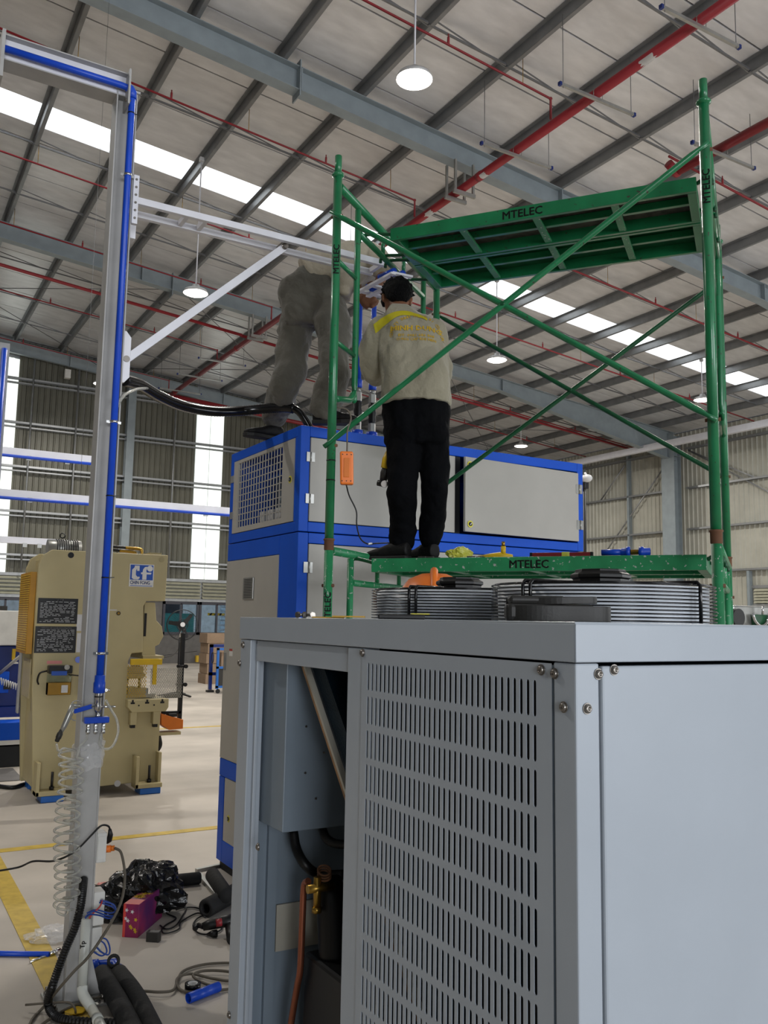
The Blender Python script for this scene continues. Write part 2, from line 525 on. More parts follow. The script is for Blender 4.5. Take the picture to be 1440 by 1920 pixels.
# solid infill beside windows
for a, b in ((4.82, 9.42), (XL, 1.8), (14.9, 17)):
    MB().box(a, YF + .06, 1.05, b, YF + .24, 2.3).build('infill', 'low_wall', wall_far)
MB().box(17, YF + .1, 1.05, XR, YF + .24, 2.3).build('infill', 'low_wall', wall_far)
wn = 0
for a, b in ((1.85, 3.3), (3.34, 4.8), (9.44, 10.80), (10.82, 12.2), (12.22, 13.6), (13.62, 14.9)):
    wn += 1
    mb = MB()
    y0, y1 = YF + .02, YF + .14
    mb.box(a, y0, 1.05, b, y1, 1.14); mb.box(a, y0, 2.16, b, y1, 2.27); mb.box(a, y0, 1.05, a + .08, y1, 2.27); mb.box(b - .08, y0, 1.05, b, y1, 2.27)
    mb.box((a + b) / 2 - .03, y0, 1.1, (a + b) / 2 + .03, y1, 2.2)
    wo = struct(mb.build('window_%d' % wn, 'win_frame'))
    for q in (0, 1):
        x0 = a + .08 if q == 0 else (a + b) / 2 + .03
        MB().box(x0, YF + .07, 1.14, x0 + (b - a) / 2 - .11, YF + .078, 2.16).build('pane', 'glass', wo)
# -------- right wall
wall_right = struct(MB().box(XR + .06, YB, 0, XR + .25, YF, 1.3).build('wall_right', 'low_wall'))
cr = corrugate(YB, YF + .1, 1.3, 8.95)
cr.v = [(XR + .05 + p[1], p[0], p[2]) for p in cr.v]
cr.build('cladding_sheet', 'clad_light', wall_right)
MB().box(XR + .12, YB, 1.3, XR + .2, YF, 9.0).build('backing_sheet', 'girt', wall_right)
gm = MB(); gm.prism([(0, 0), (0, .07), (-.18, .07), (-.18, 0), (-.165, 0), (-.165, .055), (-.015, .055), (-.015, 0)], (0, 0, 0), XA, ZA, YA, 1)
gme2 = gm.mesh('girt', 'girt')
for z in (3.62, 5.2, 6.74, 8.24):
    for a, b in ((YB, 12.4), (12.8, 22.2), (22.6, 31.9)):
        inst(gme2, 'girt', wall_right, (XR - .02, a, z), (0, 0, 0), (1, b - a, 1))
for yy in (2.8, 12.62, 22.55):
    mb = MB()
    ztop = roofz(25.6) - .25
    for d in (25.28, 25.98):
        mb.box(d, yy - .45 if d < 25.5 else yy - .15, 0, d + .02, yy + .15, ztop)
    mb.v = [((x if z > 4 else x), y, z) for x, y, z in mb.v]
    mb.box(25.3, yy - .01, 0, 25.98, yy + .01, ztop)
    mb.box(25.3, yy - .15, ztop - .8, 25.98, yy + .15, ztop - .78)
    mb.build('column', 'rafter', wall_right)
for yy in (25.1, 27.7, 17.5, 19.65):
    MB().box(XR - .2, yy - .05, 1.3 if yy < 18 or yy > 20 else 0, XR - .03, yy + .05, 3.6 if yy == 19.65 else 8.5).build('wall_post', 'rafter', wall_right)
for (ya, za, yb, zb) in ((27.4, 3.7, 22.8, 8.2), (26.7, 6.8, 25.3, 8.1), (22.1, 8.2, 19.3, 6.8), (22.1, 8.2, 17.2, 5.3), (17.0, 8.2, 13, 4.6)):
    MB().cyl((XR - .12, ya, za), (XR - .12, yb, zb), .03, n=6).build('wall_brace', 'girt', wall_right)
lv = MB(); lv.box(XR - .1, 12.7, 2.4, XR - .02, 19.6, 2.46); lv.box(XR - .1, 12.7, 3.0, XR - .02, 19.6, 3.1); lv.build('louvre_frame', 'girt', wall_right)
for k in range(5):
    z = 2.5 + k * .1
    MB().prism([(0, 0), (.06, .07), (.06, .085), (0, .015)], (XR - .13, 12.8, z), XA, ZA, YA, 6.7).build('louvre_blade', 'louvre', wall_right)
mb = MB(); mb.box(XR - .06, 12.8, 1.2, XR + .02, 19.6, 1.28); mb.box(XR - .06, 12.8, 2.3, XR + .02, 19.6, 2.4)
for k in range(6): mb.box(XR - .06, 12.8 + k * 1.34, 1.2, XR + .02, 12.9 + k * 1.34, 2.35)
w7 = struct(mb.build('window_7', 'win_frame'))
for k in range(5):
    MB().box(XR - .03, 12.9 + k * 1.34, 1.28, XR - .02, 14.14 + k * 1.34, 2.3).build('pane', 'window_light', w7)
# rail beam running along the right wall below the rafters
tag(MB().box(23.92, 9.0, 7.95, 24.08, 26.6, 8.17).build('cable_duct', 'white_alu'), 'long pale cable duct running along the right wall under the rafters', 'duct')
tag(MB().cyl((25.9, 22.75, 0), (25.9, 22.75, 8.2), .055, n=10).build('downpipe', 'red'), 'red vertical pipe beside the grey column of the right wall', 'pipe')
# -------- left and rear walls, out of the picture, closing the hall
wl = struct(MB().box(XL - .2, YB, 0, XL, YF, roofz(XL)).build('wall_left', 'clad'))
mb = MB(); mb.box(XL, YB - .2, 0, -6.6, YB, 11); mb.box(-1.4, YB - .2, 0, 4.8, YB, 11); mb.box(17.2, YB - .2, 0, XR, YB, 9); mb.box(-6.6, YB - .2, 6, -1.4, YB, 11); mb.box(4.8, YB - .2, 6.8, 17.2, YB, 9.8)
wb = struct(mb.build('wall_rear', 'clad'))

# -------- outdoors seen through the far windows
tag(MB().box(-10, 33, -.3, 40, 60, -.05).build('yard', 'concrete'), 'pale concrete yard outside the far windows', 'yard', kind='stuff')
sh = thing('shed', 'white shed with pale blue slatted front outside the far windows', 'shed', (17, 41, 0))
MB().box(12.9, 41, 0, 24, 45, 3.4).build('wall', 'shed_white', sh)
for k in range(9):
    MB().box(14.9, 40.9, .5 + k * .22, 24, 41, .62 + k * .22).build('slat', 'shed_blue', sh)
hd = thing('site_hoarding', 'teal hoarding under a dark roof outside the far window', 'hoarding', (10.5, 38, 0))
MB().box(9, 38, 0, 12.6, 38.1, 1.85).build('panel', 'teal', hd)
MB().box(9, 38.4, 1.85, 12.2, 38.6, 2.6).build('roof', 'win_frame', hd)
tag(MB().box(-3, 39, 0, 6.5, 39.4, 3.5).build('outbuilding', 'shed_white'), 'pale building wall outside the left windows', 'building')
# ================================================================= OVERHEAD SERVICES
def low(px, py, o):
    return onP(px, py, (SL, 0, 1), (0, 0, ZR - o))
def sprinkler(name, label, x0, x1, y, off, rad=.022, drop=None, group=None):
    t = thing(name, label, 'pipe', (x0, y, roofz(x0) - off), group)
    pts = [V((x0, y, roofz(x0) - off)), V((x1, y, roofz(x1) - off))]
    if drop: pts.append(pts[-1] + V((.0, 0, -drop)))
    MB().tube(pts, rad, 8).build('pipe', 'red', t)
    x = math.ceil(x0 / 3) * 3 + .9
    while x < x1 - .3:
        z = roofz(x) - off
        MB().tube([(x, y, z), (x, y, z + .12), (x, y, z + .13), (x, y, z + .17)], [.02, .02, .01, .012], 8).build('sprinkler_head', 'red', t)
        x += 3
    x = math.ceil((x0 - 2.25) / 3) * 3 + 2.25
    while x < x1 - .1:
        z = roofz(x) - off
        MB().cyl((x + .08, y, z), (x + .08, y, roofz(x) - .2), .006, n=6).build('hanger_rod', 'brass', t)
        x += 3
    if drop:
        MB().sphere(pts[1], rad * 1.4, n=8).build('elbow', 'red', t)
    return t
for (a, b, off, lab, px1, dr) in (
    ((720, 7), (1030, 195), .62, 'thin red sprinkler pipe nearest the camera, above the hanging lamp', 1030, .35),
    ((0, 42), (780, 385), .62, 'thin red sprinkler pipe crossing behind the top of the blue-piped post', 780, .35),
    ((0, 283), (207, 355), .62, 'thin red sprinkler pipe just beyond the skylight strip at left', None, .35),
    ((130, 445), (330, 530), .62, 'thin red sprinkler pipe running along the second grey rafter at left', None, .35),
    ((0, 542), (400, 655), .7, 'thin red sprinkler pipe under the end bay roof, left of the strut', 408, .35),
    ((0, 632), (180, 680), .5, 'thin red sprinkler pipe hugging the far wall eave', 338, .35)):
    p, q = low(*a, off), low(*b, off)
    y = (p.y + q.y) / 2
    y = min(y, 31.3)
    sprinkler('sprinkler_pipe', lab, -9, 8.9, y, off, drop=dr)
for (a, b, off, lab) in (
    ((1070, 502), (1320, 610), .62, 'thin red sprinkler pipe emerging under the raised green deck toward the right pole'),
    ((877, 603), (1297, 750), .62, 'thin red sprinkler pipe passing behind the green cross braces'),
    ((845, 745), (1050, 793), .7, 'thin red sprinkler pipe above the rear rafter haunch, with its lower twin'),
    ((1400, 370), (1440, 393), .62, 'thin red sprinkler pipe at the right frame edge beyond the raised deck'),
    ((845, 787), (1075, 849), .6, 'thin red sprinkler pipe low over the far roof bay, above the blue machine')):
    p, q = low(*a, off), low(*b, off)
    y = min((p.y + q.y) / 2, 30.5)
    sprinkler('sprinkler_pipe', lab, 11.5, 25, y, off)
def mainpipe(label, x, z, y0, y1, r=.075, ex=0, turn=None):
    t = thing('fire_main', label, 'pipe', (x, y0, z))
    pts = [(x, y0, z), (x, y1, z)]
    MB().tube(pts, r, 14).build('pipe', 'red', t)
    MB().sphere((x, y1, z), r * 1.25, n=12).build('elbow', 'red', t)
    yy = y0 + 2
    while yy < y1:
        MB().cyl((x, yy - .06, z), (x, yy + .06, z), r * 1.12, n=14).build('coupling', 'red', t); yy += 6
    if turn: MB().tube([(x, y1, z)] + turn, r, 12).build('branch', 'red', t)
    return t
mainpipe('thick red fire main crossing the roof from top right behind the upper deck', 8.9, 9.62, 4, 30.6, turn=[(24, 30.6, 8.6)])
p = onX(1268, 312, 11.4)
mainpipe('thick red fire main entering at the right edge behind the tall green pole', 11.4, 9.40, 4, p.y, turn=[(11.2, p.y, 9.5)])
t = thing('fire_main', 'pair of long red pipes crossing the end bay toward the square hangers', 'pipe', (-4, 23.6, 10.8))
MB().cyl((-9, 23.6, roofz(-9) - .8), (8.9, 23.6, roofz(8.9) - .8), .045, n=10).build('pipe', 'red', t)
MB().cyl((8.9, 23.7, roofz(8.9) - .78), (25, 23.7, roofz(25) - .78), .045, n=10).build('pipe', 'red', t)
# stencilled white patches on the fire main
fm_ = bpy.data.objects['fire_main']
for yy in (8.05, 11.9, 13.6):
    arcp = [(.0762 * math.cos(a), .0762 * math.sin(a)) for a in [PI * (1.0 + k / 16) for k in range(2, 13)]]
    vs = [(8.9 + p[0], yy + (.26 if i % 2 else .0) * j + (.16 if j == 0 and i % 3 == 0 else 0), 9.62 + p[1]) for i, p in enumerate(arcp) for j in (0, 1)]
    vs = [(8.9 + p[0], yy - .12 + .06 * noise.noise(V((i * .7, yy, 0))), 9.62 + p[1]) for i, p in enumerate(arcp)] + [(8.9 + p[0], yy + .12 + .10 * noise.noise(V((i * .9, yy, 7))), 9.62 + p[1]) for i, p in enumerate(arcp)]
    n_ = len(arcp)
    MB().add(vs, [(i, i + 1, n_ + i + 1, n_ + i) for i in range(n_ - 1)]).build('paint_patch', 'print_white', fm_)
def trapeze(label, x0, x1, y, z):
    t = thing('pipe_hanger', label, 'hanger', (x0, y, z))
    MB().box(x0, y - .022, z - .045, x1, y + .022, z).build('channel', 'galv', t)
    for x in (x0, x1):
        MB().box(x - .02, y - .026, z - .05, x + .02, y + .026, z + .005).build('end_cap', 'navy', t)
    for x in (x0 + .06, x1 - .06):
        MB().cyl((x, y, z - .07), (x, y, roofz(x) - .15), .006, n=6).build('rod', 'wire', t)
    xm = (x0 + x1) / 2
    MB().tube([(xm - .09, y, z), (xm - .09, y, z + .1), (xm, y, z + .165), (xm + .09, y, z + .1), (xm + .09, y, z)], .006, 6).build('u_bolt', 'steel', t)
for (l, x0, y, z) in (('strut channel hanger under the red main, nearest the top frame edge', 8.15, 7.15, 9.53), ('strut channel hanger under the red main, middle of the near three', 8.15, 9.05, 9.53), ('strut channel hanger under the red main, just before the rafter', 8.15, 10.95, 9.53),
                      ('strut channel hanger under the right red main behind the green pole', 10.72, 8.85, 9.31), ('strut channel hanger far left of the red main, seen over the men', 8.15, 25.2, 9.53),
                      ('strut channel hanger over the black sagging hose', 8.15, 27.3, 9.53), ('strut channel hanger closest to the far wall eave', 8.15, 29.4, 9.53), ('strut channel hanger just past the skylight behind the deck', 8.15, 15.6, 9.53)):
    trapeze(l, x0, x0 + 1.5, y, z)
for (l, y) in (('square steel hanger bracket under the near rafter carrying the red main', 12.62), ('square steel hanger bracket under the second rafter carrying the red main', 22.4)):
    t = thing('bracket_hanger', l, 'hanger', (8.9, y, 9.4))
    zt = roofz(8.9) - .6
    for yy in (y - .14, y + .14):
        MB().box(8.68, yy - .02, 9.48, 8.72, yy + .02, zt).build('upright', 'galv', t)
        MB().box(9.08, yy - .02, 9.48, 9.12, yy + .02, zt).build('upright', 'galv', t)
        MB().box(8.66, yy - .025, 9.46, 9.14, yy + .025, 9.53).build('crossbar', 'galv', t)

# pendant lamps
def pendant(label, x, y, z, ztop, lit=True):
    t = thing('pendant_lamp', label, 'lamp', (x, y, z), 'high bay lamps hanging from the purlins')
    MB().lathe((x, y, z), ZA, [(.0, .14), (.07, .14), (.09, .05), (.22, .03), (.25, -.03), (.24, -.035)], 28).build('housing', 'lamp_body', t)
    MB().lathe((x, y, z), ZA, [(.238, -.03), (.19, -.055), (.08, -.065), (0, -.068)], 28).build('lens', 'lamp_glow', t)
    MB().cyl((x, y, z + .12), (x, y, ztop), .014, n=8).build('rod', 'white_alu', t)
    MB().box(x - .04, y - .04, ztop - .03, x + .04, y + .04, ztop + .05).build('junction_box', 'lamp_body', t)
    l = bpy.data.lights.new('lamp_light', 'AREA'); l.shape = 'DISK'; l.size = .42; l.energy = LAMP; l.color = (1, .95, .88)
    o = bpy.data.objects.new('lamp_light', l); col.objects.link(o); o.location = (x, y, z - .08); put(o, t)
    return t
LAMP = 430
ROD = []
def lampat(lab, pbot, ptop):
    p = low(*ptop, .21)
    d = ray(*pbot)
    # height straight below the rod top
    tt = (V((p.x, p.y, 0)) - V((CAM.x, CAM.y, 0))).length / V((d.x, d.y, 0)).length
    z = (CAM + d * tt).z
    ROD.append((p, z, p.z - z))
    pendant(lab, p.x, p.y, z, p.z)
lampat('hanging lamp beside the white arm, in front of the second rafter', (368, 547), (378, 300))
lampat('hanging lamp under the green cross brace, above the blue machine', (930, 673), (931.7, 526.7))
lampat('small hanging lamp over the blue machine top, farthest one', (978, 835), (976.7, 781.7))
lampat('hanging lamp peeping out at the left of the right green poles', (1315, 748), (1315, 676))
pA = low(777, 145, 2.2)
pendant('brightest hanging lamp at the top centre of the picture', pA.x, pA.y, roofz(pA.x) - 2.2, roofz(pA.x) - .2)
p = onY(183, 717, 27.0)
pendant('hanging lamp half hidden behind the blue-piped post', p.x + .12, 27.0, p.z, roofz(p.x) - .2)
LN = ['unseen hanging lamp right of the brightest one', 'unseen hanging lamp left of the brightest one', 'unseen hanging lamp behind the camera', 'unseen hanging lamp behind the camera at the right']
for (x, y) in ((pA.x + 7.7, pA.y), (pA.x - 9.5, pA.y)):
    pendant(LN.pop(0), x, y, roofz(x) - 2.2, roofz(x) - .2)
# ================================================================= THE CHILLER IN FRONT
CX, CY0, CY1, CX1, CZT = 1.0, 1.085, 2.575, 2.06, 1.703
CZL = 1.637
ch = thing('chiller_unit', 'large pale blue grey chiller cabinet with a slotted grille in the foreground', 'machine', (CX, CY0, 0))
def pbox(name, m, par, x0, y0, z0, x1, y1, z1, bev=0, lab=None):
    o = MB().box(x0, y0, z0, x1, y1, z1).build(name, m, par, bev)
    if lab: o['label'] = lab
    return o
# top lid with a turned down lip, holes for the fans left under the shrouds
mb = MB()
mb.box(CX, CY0, CZT - .004, CX1, CY1, CZT)
mb.box(CX, CY0, CZL, CX + .004, CY1, CZT - .003); mb.box(CX, CY0, CZL, CX1, CY0 + .004, CZT - .003)
mb.box(CX1 - .004, CY0, CZL, CX1, CY1, CZT - .003); mb.box(CX, CY1 - .004, CZL, CX1, CY1, CZT - .003)
mb.build('lid', 'chiller', ch, .0025)
# corner posts
S = .0035
for (x0, y0, x1, y1) in ((CX + S, CY0 + S, CX + .055, CY0 + .058), (CX + S, CY1 - .085, CX + .05, CY1 - S), (CX1 - .055, CY0 + S, CX1 - S, CY0 + .058), (CX1 - .055, CY1 - .06, CX1 - S, CY1 - S)):
    pbox('corner_post', 'chiller', ch, x0, y0, .06, x1, y1, CZL - .0015, .003)
pbox('middle_post', 'chiller', ch, CX + S, 1.80, .06, CX + .05, 1.873, CZL - .002, .003)
jy = onX(480, 1300, CX + .02).y
pbox('door_jamb', 'chiller', ch, CX + .02, jy, .06, CX + .032, CY1 - .086, CZL - .012, .003)
pbox('header_rail', 'chiller', ch, CX + .012, 1.873, 1.575, CX + .04, 2.46, CZL - .002, .002)
for z0, z1 in ((.06, .14),):
    pbox('base_rail', 'chiller', ch, CX + .006, CY0, z0, CX + .06, CY1, z1)
    pbox('base_rail', 'chiller', ch, CX, CY0 + .006, z0, CX1, CY0 + .06, z1)
    pbox('base_rail', 'chiller', ch, CX1 - .06, CY0, z0, CX1, CY1, z1)
for (x, y) in ((CX + .06, CY0 + .06), (CX1 - .06, CY0 + .06), (CX + .06, CY1 - .06), (CX1 - .06, CY1 - .06)):
    MB().disc((x, y, 0), ZA, .05, .06).build('foot', 'rubber', ch)
pbox('floor_pan', 'chiller_shaded', ch, CX + .01, CY0 + .01, .14, CX1 - .01, CY1 - .01, .16)
# right-hand (bright) side panel
o = pbox('side_panel', 'chiller', ch, CX + .058, CY0 - .001, .1, CX1 - .06, CY0 + .012, CZL - .006, .004)
o['label'] = 'plain bright side panel'
pbox('back_panel', 'chiller_shaded', ch, CX1 - .02, CY0 + .06, .1, CX1 - .008, CY1 - .06, CZL)
o = pbox('end_panel', 'chiller_shaded', ch, CX + .05, CY1 - .03, .1, CX1 - .05, CY1 - .02, CZL)
pbox('end_panel_rail', 'chiller_shaded', ch, CX + .05, CY1 - .05, 1.14, CX1 - .05, CY1 - .03, 1.17)
pbox('end_panel_rail', 'chiller_shaded', ch, CX + .1, CY1 - .045, .15, CX + .13, CY1 - .03, 1.6)
# slotted grille panel: real slots
a0, a1 = onX(690.1, 1242.5, CX), onX(1001.2, 1275.2, CX)
a2 = onX(640 + 103 / 2.594, 1180 + 1683 / 2.594, CX)
ztop = (a0.z + a1.z) / 2
pit = (a0.z - a2.z) / 9
sh_ = (onX(690.1, 1242.5, CX).z - onX(690.1, 1180 + 297 / 2.594, CX).z)
yfar, ynear = a0.y, a1.y
NS = 33; NR = 19
py_ = (yfar - ynear) / (NS - 1)
sw = py_ * .47
ylo, yhi = 1.1435, 1.799
zlo, zhi = .14, CZL - .004
xf, xb = CX + .001, CX + .003
mb = MB()
def quad(y0, z0, y1, z1):
    mb.add([(xf, y0, z0), (xf, y1, z0), (xf, y1, z1), (xf, y0, z1)], [(0, 1, 2, 3)])
ycell0 = ynear - py_ / 2; ycell1 = yfar + py_ / 2
quad(ylo, zlo, ycell0, zhi); quad(ycell1, zlo, yhi, zhi)
zt = ztop + (pit - sh_) / 2
quad(ycell0, zt, ycell1, zhi)
zb = zt - NR * pit
if zb > zlo: quad(ycell0, zlo, ycell1, zb)
nh = 4
for r in range(NR):
    for k in range(NS):
        yc = ynear + k * py_; z1 = zt - r * pit; z0 = z1 - pit
        zc0 = z0 + (pit - sh_) / 2 + sw / 2; zc1 = z1 - (pit - sh_) / 2 - sw / 2
        hole = []
        for j in range(nh + 1):
            a = PI * j / nh; hole.append((yc + math.cos(a) * sw / 2, zc1 + math.sin(a) * sw / 2))
        for j in range(nh + 1):
            a = PI + PI * j / nh; hole.append((yc + math.cos(a) * sw / 2, zc0 + math.sin(a) * sw / 2))
        n = len(hole)
        out = [(yc + py_ / 2, z1), (yc - py_ / 2, z1), (yc - py_ / 2, z0), (yc + py_ / 2, z0)]
        vs = [(xf, p[0], p[1]) for p in hole] + [(xb, p[0], p[1]) for p in hole] + [(xf, p[0], p[1]) for p in out]
        o0 = 2 * n
        fs = [(i, (i + 1) % n, (i + 1) % n + n, i + n) for i in range(n)]
        # outer ring faces
        fs.append(tuple([o0, o0 + 1] + list(range(nh, -1, -1))))            # top: corners TR, TL, arc from TL side back
        fs.append((o0 + 1, o0 + 2, nh + 1, nh))
        fs.append(tuple([o0 + 2, o0 + 3] + list(range(n - 1, nh, -1))))
        fs.append((o0 + 3, o0, 0, n - 1))
        mb.add(vs, fs)
gp = mb.build('grille_panel', 'chiller', ch)
gp['label'] = 'side panel pierced by rows of upright slots'
# button head bolts
def bolt(parent, c, nrm, r=.0075, washer=True, m='steel'):
    c = V(c); nrm = V(nrm).normalized()
    b = MB()
    if washer: b.disc(c, nrm, r * 1.25, .0015, 18)
    b.lathe(c + nrm * .0015, nrm, [(r, 0), (r, .002), (r * .75, .0045), (r * .35, .0052), (r * .33, .002), (0, .002)], 18)
    return b.build('bolt', m, parent)
for (x, y) in ((1015, 1256), (1040, 1263), (1057, 1326), (680, 1224), (456, 1209), (449.5, 1243), (484, 1588), (430, 1903)):
    p = onX(x, y, CX if x > 660 else CX + .003); bolt(ch, (p.x + .0005, p.y, p.z), -XA, .0075 if x > 660 else .0085)
for (x, y) in ((1124, 1264), (1150, 1256), (1103, 1329)):
    p = onY(x, y, CY0); bolt(ch, (p.x, CY0 + .003 if x != 1150 else CY0 - .001, p.z), -YA, .0075)
# inside: electric box, condenser coil, compressor, copper pipes
ccx = CX + .055
p0 = onX(529, 1562, ccx); zb = p0.z
ecb = MB(); ecb.box(ccx, p0.y, zb, ccx + .62, 2.52, 1.60)
eo = ecb.build('control_box', 'chiller_shaded', ch, .003)
for (x, y) in ((574, 1362), (607, 1411), (572, 1449), (592, 1497)):
    p = onY(x, y, p0.y); MB().disc((p.x, p0.y, p.z), -YA, .0035, .003, 8).build('screw', 'steel', eo)
q0, q1 = onX(564, 1226, CX + .06), onX(644, 1470, CX + .06)
dd = (q1 - q0).normalized(); nn = V((0, -dd.z, dd.y))
if nn.y > 0: nn = -nn
q2 = q0 + dd * 1.0
mb = MB().obox((q0 + q2) / 2 + XA * .44 + nn * .03, dd, XA, nn, .5, .42, .028)
mb.build('condenser_coil', 'coil_blue', ch)
MB().obox((q0 + q2) / 2 + XA * .005 - nn * .0, dd, XA, nn, .5, .008, .0045).build('coil_edge', 'alu_edge', ch)
MB().obox((q0 + q2) / 2 + XA * .006 - nn * .010, dd, XA, nn, .48, .008, .0045).build('coil_lining', 'wood', ch)
mb = MB().obox(V((CX + .5, 1.30, 1.32)), V((0, .34, -.94)).normalized(), XA, V((0, .94, .34)).normalized(), .33, .40, .02)
mb.build('condenser_coil', 'coil_blue', ch)
p = onY(543, 1741, CY1 - .032)
pa, pb = onY(517, 1696, CY1 - .032), onY(640, 1672, CY1 - .032)
pc = onY(516, 1783, CY1 - .032)
MB().box(pa.x, CY1 - .04, pc.z, pb.x + .03, CY1 - .032, pa.z).build('name_plate', 'alu_edge', ch)
# compressor
kx, ky = CX + .30, 2.12
a = onX(569, 1783, CX + .14)
MB().box(CX + .14, a.y - .42, .16, CX + .5, a.y, a.z).build('compressor_box', 'black', ch, .01)
MB().tube(curve_pts([onX(612, 1655, CX + .2), onX(622, 1690, CX + .2), onX(625, 1740, CX + .2), onX(628, 1800, CX + .2)]), .045, 12).build('insulated_pipe', 'black', ch)
MB().tube(curve_pts([onX(550, 1560, CX + .14), onX(556, 1592, CX + .14), onX(573, 1622, CX + .15), onX(600, 1640, CX + .2), onX(645, 1640, CX + .25)]), .014, 10).build('hose', 'black', ch)
MB().tube(curve_pts([onX(604, 1553, CX + .2), onX(612, 1572, CX + .2), onX(630, 1582, CX + .22), onX(660, 1583, CX + .25)]), .013, 10).build('hose', 'black', ch)
MB().tube(curve_pts([onX(578, 1652, CX + .12), onX(570, 1662, CX + .12), onX(567, 1720, CX + .12), onX(563, 1815, CX + .12), onX(557, 1850, CX + .12), onX(545, 1925, CX + .12), onX(540, 1990, CX + .12)]), .0095, 10).build('copper_pipe', 'copper', ch)
v = onX(595, 1665, CX + .14)
mb = MB(); mb.cyl(v + ZA * .03, v - ZA * .055, .011, n=10); mb.cyl(v - XA * .03, v + XA * .05, .012, n=10); mb.cyl(v - ZA * .05, v - ZA * .065, .014, n=6)
mb.build('valve', 'brass', ch)
mb = MB()
for k in range(3):
    c = onX(608, 1632 + 5 * k, CX + .16)
    mb.tube([c + V((.01 * math.sin(2 * PI * j / 20), .034 * math.cos(2 * PI * j / 20), .010 * math.sin(2 * PI * j / 20))) for j in range(21)], .003, 6)
mb.build('capillary_coil', 'rust', ch)
MB().box(CX + .15, 1.15, .86, CX + .16, 1.80, 1.60).build('slot_backing', 'dark_in', ch)  # near-black sheet added for the coil, its colour darkens the slots like shade
# things dimly visible behind the slots
MB().lathe((CX + .45, 1.62, .62), ZA, [(0, .42), (.08, .42), (.11, .38), (.11, 0), (0, 0)], 20).build('receiver_tank', 'chiller_shaded', ch)
MB().box(CX + .30, 1.30, .55, CX + .62, 1.5, .75).build('pump_casing', 'chiller_shaded', ch, .01)
MB().box(CX + .3, 1.62, .98, CX + .5, 1.78, 1.12).build('relay_box', 'white', ch, .01)
MB().box(CX + .005, 1.138, .1, CX + .012, 1.16, 1.63).build('seal_strip', 'chiller_shaded', ch)
MB().tube(curve_pts([(CX + .12, 1.20, .95), (CX + .13, 1.23, .85), (CX + .14, 1.19, .78), (CX + .16, 1.2, .6)]), .008, 8).build('copper_pipe', 'brass', ch)
MB().box(CX1 - .05, CY0 + .06, .2, CX1 - .045, CY1 - .06, 1.6).build('shade_sheet', 'dark_in', ch)  # near-black sheets added here and below, standing in for shade inside the cabinet
MB().box(CX + .7, CY0 + .03, .9, CX + .71, CY1 - .1, 1.6).build('shade_sheet', 'dark_in', ch)

# fans on the lid
def fan(label, c, r, h, mono):
    t = thing('condenser_fan', label, 'fan', c)
    c = V(c)
    MB().lathe(c, ZA, [(r - .016, 0), (r - .014, h - .006), (r - .022, h - .004), (r - .024, 0)], 56).build('shroud', 'fan_ring', t)
    MB().lathe(c, ZA, [(0, .004), (r - .05, .004), (r - .05, 0)], 40).build('well', 'dark_in', t)
    # wire rings round the shroud
    rg = MB(); rg.tube([(r * math.cos(2 * PI * k / 56), r * math.sin(2 * PI * k / 56), 0) for k in range(57)], .0018, 6, False)
    rme = rg.mesh('wire_ring', 'black_shiny')
    for k in range(11):
        inst(rme, 'wire_ring', t, (c.x, c.y, c.z + .005 + k * (h - .008) / 10))
    for k in range(9):
        rr = r * (1 - .095 * (k + .3))
        g = MB(); g.tube([(rr * math.cos(2 * PI * j / 44), rr * math.sin(2 * PI * j / 44), 0) for j in range(45)], .0017, 5, False)
        inst(g.mesh('wire_ring', 'black_shiny'), 'wire_ring', t, (c.x, c.y, c.z + h))
    # paired straps that climb the side and cross the top to the motor
    for k in range(4):
        for dv in ((-1, 1) if k % 2 == 0 else (0,)):
            a = mono + k * PI / 2
            off = V((-math.sin(a), math.cos(a), 0)) * .011 * dv
            e = V((math.cos(a), math.sin(a), 0))
            MB().tube([c + e * (r + .004) + off + ZA * .002, c + e * (r + .004) + off + ZA * (h - .004), c + e * (r - .004) + off + ZA * (h + .004), c + e * .05 + off + ZA * (h + .006)], .0042, 8).build('strap_wire', 'black_shiny', t)
    mb = MB(); mb.lathe(c + ZA * (h + .004), ZA, [(0, 0), (.066, 0), (.066, .012), (.072, .016), (.072, .024), (.060, .030), (.060, .036), (0, .036)], 8); mb.sm = [False] * len(mb.f)
    mb.build('motor_cover', 'black', t, .002)
    for k in range(5):
        a = 2 * PI * k / 5 + .3
        MB().prism([(.05, -.02), (.21, -.055), (.22, .04), (.05, .02)], c + ZA * (.03), V((math.cos(a), math.sin(a), 0)), V((-math.sin(a) * .9, math.cos(a) * .9, .4)), ZA, .003).build('blade', 'black', t)
    return t
fan('nearest condenser fan in a black wire guard on the chiller lid', (1.535, 1.575, CZT), .262, .088, PI + .15)
fan('farther condenser fan behind the first on the chiller lid', (1.535, 2.165, CZT), .262, .088, PI + .45)

